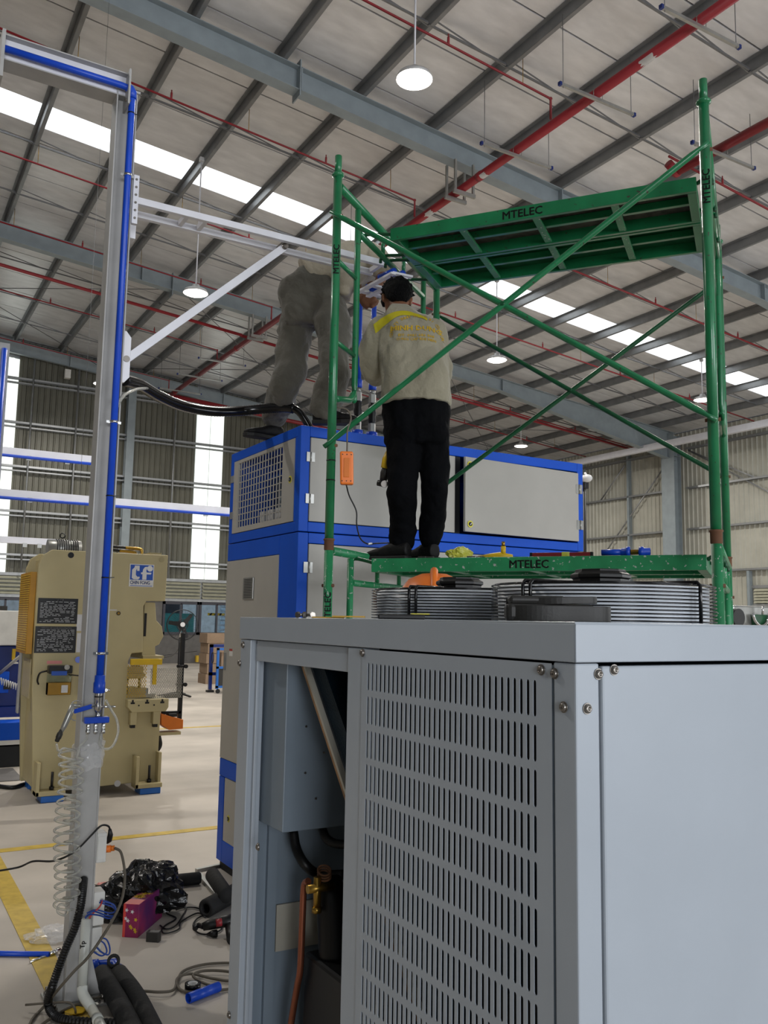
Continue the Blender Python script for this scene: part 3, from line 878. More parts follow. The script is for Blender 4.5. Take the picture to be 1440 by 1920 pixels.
# loose things on the lid
t = thing('sling_bag', 'coiled black leather strap bag lying on the lid before the near fan', 'bag', (1.24, 1.23, CZT))
b0 = at(1050, 1164, 1.72); b0.z = CZT
def ribbon(mb, pts, wd, th):
    """upright band: width along Z"""
    pts = [V(p) for p in pts]; n = len(pts); vs = []
    for i, p in enumerate(pts):
        d = (pts[min(i + 1, n - 1)] - pts[max(i - 1, 0)]); d.z = 0; d.normalize(); s = V((d.y, -d.x, 0)) * th / 2
        vs += [p - s, p + s, p + s + ZA * wd, p - s + ZA * wd]
    fs = [(4 * i + j, 4 * i + (j + 1) % 4, 4 * i + 4 + (j + 1) % 4, 4 * i + 4 + j) for i in range(n - 1) for j in range(4)]
    fs += [(3, 2, 1, 0), (4 * n - 4, 4 * n - 3, 4 * n - 2, 4 * n - 1)]
    mb.add(vs, fs, False)
e1 = rt.copy(); e1.z = 0; e1.normalize(); e2 = V((-e1.y, e1.x, 0))
def loc(u, v_, z): return V((b0.x, b0.y, CZT)) + e1 * u + e2 * v_ + ZA * z
mb = MB(); ribbon(mb, curve_pts([loc(-.105, -.005, .001), loc(-.06, -.03, .001), loc(0, -.035, .001), (loc(.07, -.02, .001)), loc(.098, .004, .001), loc(.085, .03, .001), loc(.02, .04, .001)]), .030, .006); mb.build('strap', 'leather', t, .001)
mb = MB(); ribbon(mb, curve_pts([loc(-.1, .03, .03), loc(-.06, .0, .032), loc(0, -.02, .034), loc(.055, -.01, .036), loc(.07, .01, .036), loc(.04, .03, .036), loc(-.04, .04, .034)]), .014, .008); mb.build('strap', 'leather', t, .001)
MB().obox(loc(-.02, .012, .018), e1, e2, ZA, .085, .03, .017).build('pouch', 'leather', t, .008)
MB().obox(loc(-.045, .01, .042), e1, e2, V((0, 0, 1)), .055, .022, .008).build('flap', 'leather', t, .006)
t = thing('wallet', 'flat black wallet with a pale green slip, beside the far fan', 'wallet', (1.12, 2.2, CZT))
w0 = at(752, 1160, 2.1); 
MB().obox(V((w0.x, w0.y, CZT + .006)), e1, e2, ZA, .055, .04, .006).build('cover', 'black', t, .003)
MB().obox(V((w0.x, w0.y, CZT + .0135)) + e1 * .045, e1, e2, (e1 * -.25 + ZA).normalized(), .022, .03, .0012).build('slip', 'tag_yellow', t)
for i, (x, y, dx, lb) in enumerate(((622, 1160, .0, 'thin brass plate lying left of the black wallet'), (640, 1160, .05, 'thin brass plate lying askew against the first plate'))):
    w0 = at(x - 6 + 20 * i, y, 2.32 - .06 * i)
    tag(MB().obox(V((w0.x, w0.y, CZT + .002 + .003 * i)), e1, e2, ZA, .042, .02, .0018).build('brass_plate', 'brass'), lb, 'plate')
for i, (x, lb, dr) in enumerate(((556, 'steel hex bolt at the left end of the loose bolts', (1, .2, .05)), (568, 'middle loose steel bolt on the chiller lid', (.9, -.5, .05)), (586, 'loose steel bolt standing end-on nearest the brass plates', (-.4, -.9, 0)))):
    w0 = at(x, 1158, 2.42); c = V((w0.x, w0.y, CZT + .0085)); d = V(dr); d.z = 0; d.normalize()
    t = thing('loose_bolt', lb, 'bolt', c)
    MB().cyl(c, c + d * .008, .0085, n=6, smooth=False).build('head', 'steel', t)
    MB().cyl(c + d * .008, c + d * .032, .004, n=10).build('shank', 'steel', t)
    MB().cyl(c + d * .022, c + d * .029, .0075, n=6, smooth=False).build('nut', 'steel', t)
# ================================================================= THE GREEN SCAFFOLD
kk = 1.06
L0 = CAM + (V((1.754, 3.473, 2.051)) - CAM) * kk; R0 = CAM + (V((2.716, 2.183, 2.049)) - CAM) * kk
LP, RP = V((L0.x, L0.y, 0)), V((R0.x, R0.y, 0))
dU = (RP - LP); SLEN = dU.length; dU.normalize(); sU = V((-dU.y, dU.x, 0))
ZJ, FH, SWD = 2.072, 1.815, 1.47
def SP(d, s, z): return LP + dU * d + sU * s + ZA * z
def sframe(label, d, z0, worn=False, text_z=(), caps=True):
    t = thing('scaffold', label, 'scaffold', SP(d, 0, z0))
    m = 'green_worn' if worn else 'green'
    R1, R2 = .0215, .0165
    for s in (0, SWD):
        MB().cyl(SP(d, s, z0 + .0), SP(d, s, z0 + FH), R1, n=18).build('pole', m, t)
    zt = z0 + FH - .05
    tb = MB().cyl(SP(d, R1, zt), SP(d, SWD - R1, zt), R1 * .95, n=16).build('top_bar', m, t)
    za = z0 + FH - .19
    s1, s2 = .245, SWD - .245
    for s, sg in ((s1, -1), (s2, 1)):
        zl = z0 + .65
        pts = [SP(d, s, zt - R1), SP(d, s, zl + .16)] + [SP(d, s + sg * .1 * (1 - math.cos(a)), zl + .16 - .1 * math.sin(a) * 1.0) for a in (PI / 8, PI / 4, 3 * PI / 8, PI / 2)] + [SP(d, s + sg * (.245 - R1), zl + .035)]
        MB().tube(curve_pts(pts, 3), R2, 12).build('inner_leg', m, t)
        for zr in (1.37, .96):
            MB().cyl(SP(d, s + sg * R2, z0 + zr), SP(d, s + sg * (.245 - R1), z0 + zr + .01), .012, n=10).build('rung', m, t)
    MB().cyl(SP(d, s1 + R2, za), SP(d, s2 - R2, za), R2, n=12).build('arch_bar', m, t)
    for s in (.58, SWD - .58):
        MB().cyl(SP(d, s, za + R2), SP(d, s, zt - R1), .012, n=8).build('strut', m, t)
    for s in (0, SWD):
        for z in (.45, 1.60):
            MB().cyl(SP(d, s, z0 + z) - dU * .03, SP(d, s, z0 + z) + dU * .03, .008, n=8).build('lock_pin', 'rust', t)
        if caps:
            MB().cyl(SP(d, s, z0 + FH), SP(d, s, z0 + FH + .10), .0175, n=16).build('spigot', m, t)
            MB().lathe(SP(d, s, z0 + FH), ZA, [(.0215, -.012), (.030, -.006), (.031, .0), (.029, .006), (.018, .01)], 18).build('collar', m, t)
    return t
tUL = sframe('upper green scaffold frame at the left, beside the bending man', 0, ZJ)
tUR = sframe('upper green scaffold frame at the right with the tallest pole', SLEN, ZJ)
tLL = sframe('lower green scaffold frame under the left joint, paint worn', 0, ZJ - FH, True, caps=False)
tLR = sframe('lower green scaffold frame at the right behind the condenser fan', SLEN, ZJ - FH, True, caps=False)
for d, t in ((0, tLL), (SLEN, tLR)):
    for s in (0, SWD):
        MB().lathe(SP(d, s, ZJ), ZA, [(.0215, -.05), (.0235, -.045), (.0235, -.005), (.027, -.003), (.027, .004), (.0215, .006)], 18).build('joint_ring', 'rust', t)
        MB().cyl(SP(d, s, .0), SP(d, s, .27), .017, n=12).build('jack_screw', 'steel', t)
        MB().box(*(SP(d, s, 0) - V((.06, .06, 0))), *(SP(d, s, 0) + V((.06, .06, .008)))).build('base_plate', 'rust', t)
for s in (0, SWD):
    for (d, t) in ((0, tUL),):
        for z in (ZJ + .375, ZJ + .28):
            if s == 0: MB().cyl(SP(d, s, z), SP(d, s, z + .006), .0225, n=16).build('weld_band', 'black', t)
# vertical lettering
def poletext(t, d, zc, size, flip=1):
    # the side of the pole facing the camera
    pp = SP(d, 0, zc); n = (CAM - pp); n.z = 0; n.normalize()
    side = ZA.cross(n) * -1
    text('lettering', 'MTELEC', size, 'black_print', pp + n * .0222 + side * (size * .36) * -1 * 1.0 - ZA * size * 2.0, ZA, ZA.cross(n) * -1, t, .0006, wd=1.0)
poletext(tUL, 0, ZJ + 1.38, .042)
poletext(tUR, SLEN, ZJ + 1.44, .042)
poletext(tLL, 0, 1.76, .042)
# cross braces
def xbrace(label, s, par=None):
    t = thing('cross_brace', label, 'brace', SP(0, s, 2.5))
    off = -sU * .035 if s == 0 else sU * .035
    zA, zB = ZJ + 1.60, ZJ + .45
    for (za, zb, o2) in ((zA, zB, 0), (zB, zA, .022)):
        a = SP(-.0, s, za) + off * (1 + o2 * 20 * .5); b = SP(SLEN + .0, s, zb) + off * (1 + o2 * 20 * .5)
        e = (b - a).normalized()
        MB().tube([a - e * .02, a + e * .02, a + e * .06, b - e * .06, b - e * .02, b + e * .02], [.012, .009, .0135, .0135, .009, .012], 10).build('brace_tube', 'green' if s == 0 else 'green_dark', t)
    c = SP(SLEN / 2, s, (zA + zB) / 2) + off
    MB().cyl(c - sU * .03, c + sU * .05, .009, n=8).build('pivot_bolt', 'green_dark', t)
    return t
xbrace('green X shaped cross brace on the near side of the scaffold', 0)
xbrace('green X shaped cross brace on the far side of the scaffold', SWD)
# decks
def deck(label, s0, s1, z, worn, ply, holes, letter=None, d0=.06, d1=None):
    d1 = d1 or SLEN - .05
    t = thing('scaffold_deck', label, 'platform', SP(d0, s0, z))
    m = 'green' if not worn else 'green_worn'
    h = .066
    def B(a, b, sa, sb, za, zb, nm, mm):
        c = SP((a + b) / 2, (sa + sb) / 2, (za + zb) / 2)
        return MB().obox(c, dU, sU, ZA, abs(b - a) / 2, abs(sb - sa) / 2, abs(zb - za) / 2).build(nm, mm, t, .002)
    B(d0, d1, s0, s0 + .022, z - h, z, 'side_beam', m)
    B(d0, d1, s1 - .022, s1, z - h, z, 'side_beam', m)
    for d in (d0, d1 - .04): B(d, d + .04, s0 + .022, s1 - .022, z - h, z - .006, 'end_beam', m)
    w_ = s1 - s0 - .044
    B(d0 + .04, d1 - .04, s0 + .022, s1 - .022, z - .010, z - .002, 'deck_plate', ply)
    for k in (1, 2, 3):
        d = d0 + (d1 - d0) * k / 4 - .01
        B(d, d + .035, s0 + .022, s1 - .022, z - h + .004, z - h + .018, 'cross_strip', 'green_worn')
    B(d0 + .04, d1 - .04, (s0 + s1) / 2 - .012, (s0 + s1) / 2 + .012, z - h + .018, z - .012, 'rib', m)
    if holes:
        for ss in (s0 + .07, (s0 + s1) / 2 + .055, ):
            d = d0 + .1
            mbh = MB()
            while d < d1 - .08:
                mbh.disc(SP(d, ss, z - .0104), -ZA, .0055, .001, 8); d += .075
            ho = mbh.build('punched_holes', 'print_white', t, kind='stuff')
    for d, sg in ((d0, -1), (d1, 1)):
        for s in (s0 + .03, s1 - .03):
            c = SP(d, s, z - .02)
            hl_ = (d0 if sg < 0 else SLEN - d1); pts = [c + ZA * .0, c + dU * sg * hl_ * .4 + ZA * .012, c + dU * sg * (hl_ - .01) + ZA * .022, c + dU * sg * (hl_ + .014) + ZA * .008, c + dU * sg * (hl_ + .016) - ZA * .015]
            MB().tube(curve_pts(pts, 3), .009, 8).build('hook', 'green_dark', t)
    if letter:
        d, sz = letter
        text('lettering', 'MTELEC', sz, 'black_print', SP(d, s0 - .0005, z - h + (h - sz * .72) / 2), dU, ZA, t, .0008)
    return t
ZU = ZJ + FH - .19 + .02
deck('raised green scaffold deck plank with grey plywood underside and lettering', .275, .615, ZU - .015, False, 'ply', False, (.76, .056), d0=.17)
deck('raised green scaffold deck plank with punched holes, behind the plywood one', .625, .985, ZU - .015, False, 'green_dark', True, None, d0=.17)
deck('low green scaffold deck plank along the front edge, lettered on its side', .25, .59, 2.0, True, 'green_dark', False, (.80, .052), d0=.11)
deck('low green scaffold deck plank the man stands on, rear one', .60, .95, 2.0, True, 'green_dark', False, None, d0=.11)

# orange box charger hanging on the left pole
c = onP(650, 878, sU, SP(0, -.06, 0))
n = (CAM - c); n.z = 0; n.normalize(); sx = ZA.cross(n)
t = thing('power_adapter', 'orange plastic adapter box hanging beside the left green pole', 'adapter', c)
MB().obox(c, sx, n, (ZA - sx * .03).normalized(), .031, .018, .078).build('case', 'orange', t, .008)
MB().obox(c + n * .018, sx, n, ZA, .014, .002, .045).build('recess', 'orange_dark', t, .002)
for z in (.062, -.062):
    for x in ((-.02, .02, 0)): MB().disc(c + n * .017 + ZA * z + sx * x, n, .003, .002, 8).build('screw', 'black', t)
for z in (.08, -.08): pass
e0 = c + ZA * .078
MB().tube(curve_pts([e0, e0 + ZA * .03, e0 + ZA * .1 + sx * .0, e0 + ZA * .16 + sx * .015, e0 + ZA * .2 - sx * .005, e0 + ZA * .21 - sx * .05]), .004, 8).build('cord', 'cable_tan', t)
e0 = c - ZA * .078
P_ = [e0, at(655, 930, 4.1), at(668, 958, 4.1), at(669, 985, 4.1), at(676, 1010, 4.12), at(690, 1020, 4.15), at(705, 1019, 4.25), at(730, 1018, 4.35)]
P_[0] = e0
MB().tube(curve_pts(P_), .0035, 8).build('cord', 'black', t)
MB().tube([P_[5], at(697, 1019, 4.18)], .0042, 8).build('white_tape', 'white', t)

# tools on the low deck
ZD = 2.0
def ondeck(px, s=.42):
    # point on the deck top under picture column px at depth s across the deck
    q = onP(px, 1040, sU, SP(0, s, 0)); q.z = ZD; return q
t = thing('spirit_level', 'dark red spirit level lying on the low deck', 'tool', ondeck(1048, .33))
a, b = ondeck(998, .33), ondeck(1108, .33); e = (b - a).normalized()
MB().bar(a + ZA * .012, b + ZA * .012, .018, .022).build('body', 'level_red', t, .002)
m_ = (a * .42 + b * .58)
MB().obox(m_ + ZA * .014, e, e.cross(ZA), ZA, .018, .0098, .011).build('vial', 'lime_bag', t, .002)
for q, sg in ((a, 1), (b, -1)): MB().obox(q + ZA * .012 - e * sg * .004, e, e.cross(ZA), ZA, .006, .0095, .0115).build('end_cap', 'black', t)
t = thing('pipe_coupling', 'blue plastic pipe with two nut couplings and a brass valve, on the low deck', 'pipe', ondeck(1165, .35))
a, b = ondeck(1128, .35), ondeck(1215, .35); e = (b - a).normalized(); a.z += .022; b.z += .022
Ln = (b - a).length
MB().cyl(a, a + e * Ln * .5, .014, n=14).build('pipe', 'pipe_blue', t)
MB().lathe(a + e * Ln * .42, e, [(.014, 0), (.019, .005), (.019, .022), (.025, .025), (.025, .04), (.014, .042)], 14).build('nut', 'pipe_blue', t)
MB().cyl(a + e * Ln * .64, a + e * Ln * .84, .012, n=8, smooth=False).build('valve_body', 'brass', t)
MB().lathe(a + e * Ln * .8, e, [(.012, 0), (.024, .004), (.024, .02), (.018, .024), (.018, .05), (.01, .052)], 14).build('nut', 'pipe_blue', t)
t = thing('angle_grinder', 'yellow handheld grinder body lying on the low deck', 'tool', ondeck(938, .4))
c = ondeck(938, .4)
MB().tube([c - dU * .11 + ZA * .01, c - dU * .05 + ZA * .014, c + dU * .0 + ZA * .018, c + dU * .06 + ZA * .012], [.008, .015, .017, .01], 12).build('body', 'yellow', t)
MB().cyl(c + dU * .015 + ZA * .02, c + dU * .015 + ZA * .062, .012, n=10).build('handle', 'yellow', t)
MB().cyl(c + dU * .015 + ZA * .062, c + dU * .015 + ZA * .085, .009, n=6).build('spindle', 'brass', t)
t = thing('plastic_bag', 'crumpled translucent lime plastic bag beside the right shoe', 'bag', ondeck(860, .5))
c = ondeck(862, .40)
def crumple(c, rx, ry, rz, seed, amp=.35, flat=True, n=28):
    mb = MB().sphere((0, 0, 0), 1, n=n); vs = []
    for p in mb.v:
        p = V(p); k = 1 + amp * noise.noise(p * 1.7 + V((seed, 0, 0))) + amp * .5 * noise.noise(p * 4 + V((seed, 3, 0))) + amp * .25 * abs(noise.noise(p * 9 + V((seed, 3, 9))))
        q = V((p.x * rx * k, p.y * ry * k, p.z * rz * k))
        if flat: q.z = max(q.z, -rz * .55)
        vs.append(tuple(c + q))
    mb.v = vs; mb.sm = [False] * len(mb.f); return mb
crumple(c + ZA * .022, .075, .05, .04, 3).build('film', 'lime_bag', t)
t = thing('mesh_scraps', 'small grey fixings spread on the deck under the lime bag', 'fixing', c, kind) if False else None
for i, (px, s) in enumerate(((806, .3), (884, .31), (900, .33), (792, .29))):
    c = ondeck(px, s)
    tag(MB().obox(c + ZA * .005, dU, sU, ZA, .02, .012, .005).build('wire_clip', 'dark_tool', None, .002), ['dark clip on the deck edge below the right shoe', 'dark clip right of the lime bag', 'dark clip farthest right of the lime bag', 'dark clip at the left of the right shoe'][i], 'clip')
# helmet hung on the low arch
hc = V((1.71, 2.565, CZT + .035))
t = thing('hard_hat', 'orange hard hat with a raised ridge, behind the far condenser fan', 'helmet', hc)
MB().lathe(hc, ZA, [(.135, -.03), (.13, .01), (.118, .07), (.088, .108), (.045, .126), (0, .13)], 28).build('shell', 'orange', t)
MB().lathe(hc, ZA, [(.15, -.034), (.135, -.028), (.13, -.03)], 28).build('brim', 'orange', t)
e = (hc - CAM); e.z = 0; e.normalize()
MB().tube([hc + e * (-.128 * math.cos(a)) + ZA * .137 * math.sin(a) for a in [PI * k / 12 for k in range(1, 12)]], .014, 8).build('ridge', 'orange', t)

# ================================================================= THE BLUE MACHINE
BX0, BX1, BY0, BY1, BZT, BZS = 2.21, 4.505, 4.79, 5.975, 2.875, 2.222
bm_ = thing('blue_machine', 'tall blue framed machine cabinet with light grey doors, the men work on it', 'machine', (BX0, BY0, 0))
def fr(name, x0, y0, z0, x1, y1, z1, m='mblue', bev=.004):
    return MB().box(x0, y0, z0, x1, y1, z1).build(name, m, bm_, bev)
# upper housing frame
# front face (Y = BY0): door 1 opening, door 2 opening
d1a, d1b = onY(583, 820, BY0), onY(853, 857, BY0)
d1c = onY(578.8, 977, BY0)
d2r = onY(1081, 888, BY0); d2b = onY(1081.7, 1015.5, BY0); d2l = onY(862, 857, BY0)
zt1 = d1a.z; zb1 = d1c.z
fr('top_rail', d1a.x - .0035, BY0, zt1 + .004, d2r.x + .0055, BY0 + .05, BZT)
fr('bottom_rail', d1a.x - .0035, BY0, BZS + .003, d2r.x + .0055, BY0 + .05, zb1 - .004)
fr('upright', BX0, BY0, BZS + .003, d1a.x - .004, BY0 + .05, BZT)
fr('upright', d2r.x + .006, BY0, BZS + .003, BX1, BY0 + .05, BZT)
fr('upright', d1b.x + .006, BY0 + .02, BZS, d2l.x + .02, BY0 + .05, BZT, 'dark_in')  # near-black strip filling the door gap, its shade put in as colour
fr('top_plate', BX0 + .003, BY0 + .003, BZT - .01, BX1, BY0 + .28, BZT - .002)
fr('top_plate', BX0 + .003, BY1 - .5, BZT - .01, BX1 - .003, BY1 - .003, BZT - .002)
fr('top_plate', BX0 + .42, BY0 + .25, BZT - .01, BX1, BY1 - .4, BZT - .002)
fr('side_rail', BX0, BY1 - .05, BZS + .003, BX0 + .05, BY1, BZT)
fr('back_panel', BX0, BY1 - .01, BZS, BX1, BY1 - .004, BZT - .01)
fr('right_panel', BX1 - .012, BY0 + .05, BZS, BX1 - .004, BY1, BZT - .01)
fr('inner_deck', BX0 + .01, BY0 + .02, BZS + .002, BX1 - .02, BY1 - .02, BZS + .02, 'dark_in')
o = MB().box(d1a.x, BY0 - .004, zb1, d1b.x, BY0 + .02, zt1).build('door', 'mpanel', bm_, .003)
for (x, y) in ((582, 857), (580, 935)):
    p = onY(x, y, BY0)
    MB().box(p.x - .028, BY0 - .008, p.z - .03, p.x + .028, BY0 - .0045, p.z + .03).build('hinge', 'galv', o, .001)
    for q in (-1, 1):
        for r_ in (-1, 1): pass
    MB().cyl((p.x, BY0 - .01, p.z - .028), (p.x, BY0 - .01, p.z + .028), .005, n=8).build('hinge', 'galv', o)
def latch(par, c, n):
    c = V(c); n = V(n)
    MB().disc(c, n, .023, .002, 20).build('latch_ring', 'tag_yellow', par)
    MB().disc(c + n * .002, n, .014, .004, 14).build('latch', 'black', par)
    MB().obox(c + n * .008, V((.7, 0, .7)) if abs(n.y) > .5 else V((0, .7, .7)), n, V((-.7, 0, .7)) if abs(n.y) > .5 else V((0, -.7, .7)), .009, .002, .003).build('latch_slot', 'galv', par)
# second door, hinged at the right and standing ajar
hx = d2r.x; wdt = hx - d2l.x + .01; aj = math.radians(3.2)
z2t, z2b = d2r.z, d2b.z
e = V((-math.cos(aj), -math.sin(aj), 0)); nn = V((math.sin(aj) * 1, -math.cos(aj), 0))
o = MB().obox(V((hx, BY0 - .008, (z2t + z2b) / 2)) + e * wdt / 2, e, nn, ZA, wdt / 2, .011, (z2t - z2b) / 2).build('door', 'mpanel', bm_, .003)
for (x, y) in ((1082, 918), (1084, 985)):
    p = onY(x, y, BY0)
    MB().box(p.x - .03, BY0 - .024, p.z - .034, p.x + .03, BY0 - .020, p.z + .034).build('hinge', 'galv', o, .001)
    MB().cyl((p.x, BY0 - .026, p.z - .034), (p.x, BY0 - .026, p.z + .034), .006, n=8).build('hinge', 'galv', o)
for (x, y) in ((878, 872), (878.5, 983)):
    p = onY(x, y, BY0 - .06)
    latch(o, (p.x, BY0 - .022 - math.tan(aj) * (hx - p.x), p.z), nn)
# left face (X = BX0)
def lx(px, py): return onX(px, py, BX0)
A, B_, C_, D_ = lx(440, 867.2), lx(553.4, 821.2), lx(549.2, 976.4), lx(435.3, 1001.2)
ya, yb = (A.y + D_.y) / 2, (B_.y + C_.y) / 2          # far, near
zt, zb = (A.z + B_.z) / 2, (C_.z + D_.z) / 2
fr('top_rail', BX0, BY0 + .0505, zt + .004, BX0 + .05, BY1 - .0505, BZT)
fr('bottom_rail', BX0, BY0 + .0505, BZS + .003, BX0 + .05, BY1 - .0505, zb - .004)
fr('side_rail', BX0, BY0 + .0505, zb - .004, BX0 + .05, yb - .004, zt + .004)
fr('side_rail', BX0, ya + .004, zb - .004, BX0 + .05, BY1 - .0505, zt + .004)
E_, F_, G_, H_ = lx(447.7, 870.2), lx(530.6, 837.1), lx(527.4, 970.5), lx(443.2, 990)
oya, oyb = (E_.y + H_.y) / 2, (F_.y + G_.y) / 2
ozt, ozb = (E_.z + F_.z) / 2, (G_.z + H_.z) / 2
mb = MB(); x0, x1 = BX0 - .002, BX0 + .015
mb.box(x0, yb, zb, x1, oyb, zt); mb.box(x0, oya, zb, x1, ya, zt); mb.box(x0, oyb, zb, x1, oya, ozb); mb.box(x0, oyb, ozt, x1, oya, zt)
o = mb.build('door', 'mpanel', bm_); o['label'] = 'grey side door with a barred opening'
NC, NRW = 16, 10
bmz = MB().box(0, -.003, ozb, .006, .003, ozt).mesh('guard_bar', 'mpanel')
for k in range(1, NC):
    inst(bmz, 'guard_bar', o, (BX0 + .001, oyb + (oya - oyb) * k / NC, 0))
bmy = MB().box(0, oyb, -.003, .006, oya, .003).mesh('guard_bar', 'mpanel')
for k in range(1, NRW):
    inst(bmy, 'guard_bar', o, (BX0 + .006, 0, ozb + (ozt - ozb) * k / NRW))
p = lx(430 + 972 / 8.47, 820 + 670 / 8.47); latch(o, (BX0 - .002, p.y, p.z), (-1, 0, 0))
for (x, y) in ((437, 899), (435, 967)):
    p = lx(x, y); MB().box(BX0 - .006, p.y - .03, p.z - .025, BX0 - .002, p.y + .03, p.z + .025).build('hinge', 'galv', o)
# what shows through the bars
MB().box(BX0 + .25, BY0 + .55, 2.4, BX0 + .7, BY0 + .95, 2.68).build('inner_case', 'chiller_shaded', bm_, .01)
MB().box(BX0 + .2, BY0 + .3, 2.68, BX0 + .7, BY1 - .2, 2.70).build('inner_tray', 'mblue', bm_)
MB().cyl((BX0 + .15, BY0 + .55, 2.50), (BX0 + .32, BY0 + .55, 2.50), .09, n=18).build('filter_bowl', 'chiller_shaded', bm_)
MB().box(BX0 + .14, BY0 + .40, 2.42, BX0 + .2, BY0 + .46, 2.66).build('red_valve', 'red', bm_, .005)
MB().box(BX0 + .16, BY0 + .24, 2.36, BX0 + .22, BY0 + .32, 2.66).build('white_tube', 'white', bm_, .02)
for k in range(3):
    MB().box(BX0 + .1, BY0 + .5 + k * .14, 2.33, BX0 + .16, BY0 + .58 + k * .14, 2.43).build('relay', 'print_white', bm_, .003)
MB().box(BX0 + .5, BY0 + .1, 2.25, BX0 + .52, BY1 - .05, 2.62).build('inner_plate', 'dark_in', bm_)
MB().tube(curve_pts([(BX0 + .12, BY0 + .2, 2.60), (BX0 + .13, BY0 + .35, 2.52), (BX0 + .13, BY0 + .5, 2.56), (BX0 + .14, BY0 + .62, 2.62)]), .006, 8).build('inner_cable', 'black', bm_)
# lower cabinet
p1 = lx(430, 1052); zl = p1.z   # bottom of blue band
cyp = lx(524, 1020).y           # far side of the corner post
lz = BZS - .003
fr('top_rail', BX0, cyp + .002, zl, BX0 + .06, BY1, lz)
q = onY(578.8, 1019.6, BY0)
fr('corner_post', BX0, BY0, .05, q.x - .004, cyp, lz)
fr('top_rail', q.x - .002, BY0, q.z + .004, BX1, BY0 + .05, lz)
fr('upright', BX1 - .1, BY0, .05, BX1, BY0 + .05, q.z + .003)
fr('plinth', BX0 + .02, BY0 + .02, 0, BX1 - .02, BY1 - .02, .07, 'dark_in')
o = fr('door', q.x, BY0 - .004, .42, q.x + 1.05, BY0 + .02, q.z, 'mpanel', .003)
p = onY(578, 1064, BY0)
MB().box(p.x - .035, BY0 - .009, p.z - .033, p.x + .025, BY0 - .005, p.z + .033).build('hinge', 'galv', o, .001)
MB().cyl((p.x, BY0 - .011, p.z - .033), (p.x, BY0 - .011, p.z + .033), .006, n=8).build('hinge', 'galv', o)
o = fr('door', q.x + 1.06, BY0 - .004, .42, BX1 - .105, BY0 + .02, q.z, 'mpanel', .003)
z5 = lx(414, 1420).z
o = fr('side_panel', BX0 - .003, cyp + .004, z5, BX0 + .02, BY1 - .002, zl - .003, 'mpanel', .003)
# vent on the side panel
va, vb = lx(458.5, 1084), lx(478, 1125)
zt_, zb_ = lx(458.5, 1084).z, lx(458.5, 1124).z
vt = MB().box(BX0 - .012, lx(477, 1100).y, zb_, BX0 - .003, lx(458.5, 1100).y, zt_).build('vent', 'galv', bm_, .003)
for k in range(12):
    z = zb_ + .012 + (zt_ - zb_ - .024) * k / 11
    MB().box(BX0 - .0135, lx(475, 1100).y, z - .002, BX0 - .012, lx(461, 1100).y, z + .002).build('vent_slot', 'dark_in', vt)
wl_ = lx(434, 1222)
MB().box(BX0 - .0045, wl_.y - .03, wl_.z - .03, BX0 - .003, wl_.y + .03, wl_.z + .02).build('warning_label', 'white', bm_)
MB().box(BX0 - .0052, wl_.y - .03, wl_.z + .005, BX0 - .0045, wl_.y + .03, wl_.z + .02).build('warning_label', 'red_label', bm_)
MB().box(BX0 - .015, lx(424, 1230).y - .008, lx(424, 1240).z - .06, BX0 - .003, lx(424, 1230).y + .008, lx(424, 1240).z + .06).build('door_handle', 'galv', bm_)
fr('base_frame', BX0, cyp + .003, z5 - .12, BX0 + .04, BY1, z5 - .003)
fr('base_frame', BX0, BY1 - .1, .06, BX0 + .04, BY1, z5 - .123)
fr('base_frame', BX0, cyp + .003, .06, BX0 + .04, BY1 - .101, .2)
o = fr('base_panel', BX0 + .003, cyp + .003, .2, BX0 + .02, BY1 - .103, z5 - .123, 'mpanel')
p = lx(418, 1530); latch(o, (BX0 + .003, BY1 - .2, p.z), (-1, 0, 0))
fr('back_panel', BX0 + .02, BY1 - .02, .07, BX1, BY1 - .01, lz, 'mpanel')
fr('right_panel', BX1 - .02, BY0 + .05, .07, BX1 - .01, BY1 - .02, lz, 'mpanel')
fr('skirt', q.x - .01, BY0, .05, BX1 - .1, BY0 + .04, .41)

# blue riser pipes and their fittings standing on the machine
def riser(label, px, base_py, top_py, y, bend=True):
    b = onY(px[0], base_py, y); b.z = BZT
    t = thing('riser_pipe', label, 'pipe', b)
    x = b.x
    zz = lambda py: onY(px[0], py, y).z
    MB().lathe((x, y, BZT), ZA, [(.03, 0), (.03, .035), (.038, .04), (.038, .07), (.024, .075)], 16).build('flange', 'pipe_blue', t)
    MB().cyl((x, y, BZT + .075), (x, y, BZT + .13), .026, n=6, smooth=False).build('union_nut', 'galv', t)
    MB().lathe((x, y, BZT + .13), ZA, [(.02, 0), (.028, .02), (.024, .045), (.03, .07), (.024, .095), (.028, .12), (.02, .14)], 16).build('bellows', 'black', t)
    MB().cyl((x, y, BZT + .27), (x, y, BZT + .33), .026, n=6, smooth=False).build('union_nut', 'galv', t)
    MB().cyl((x, y, BZT + .33), (x, y, BZT + .36), .02, n=12).build('nipple', 'galv', t)
    MB().lathe((x, y, BZT + .36), ZA, [(.022, 0), (.027, .005), (.027, .055), (.018, .06)], 14).build('socket', 'pipe_blue', t)
    ztp = zz(top_py)
    MB().cyl((x, y, BZT + .4), (x, y, ztp), .0175, n=14).build('tube', 'pipe_blue', t)
    return V((x, y, ztp))
r1 = riser('left blue riser pipe with a black rubber joint, half behind the green frame', (670, 700), 805, 548, 5.02)
r2 = riser('right blue riser pipe with a black rubber joint, beside the green frame', (697, 700), 805, 545, 5.02)
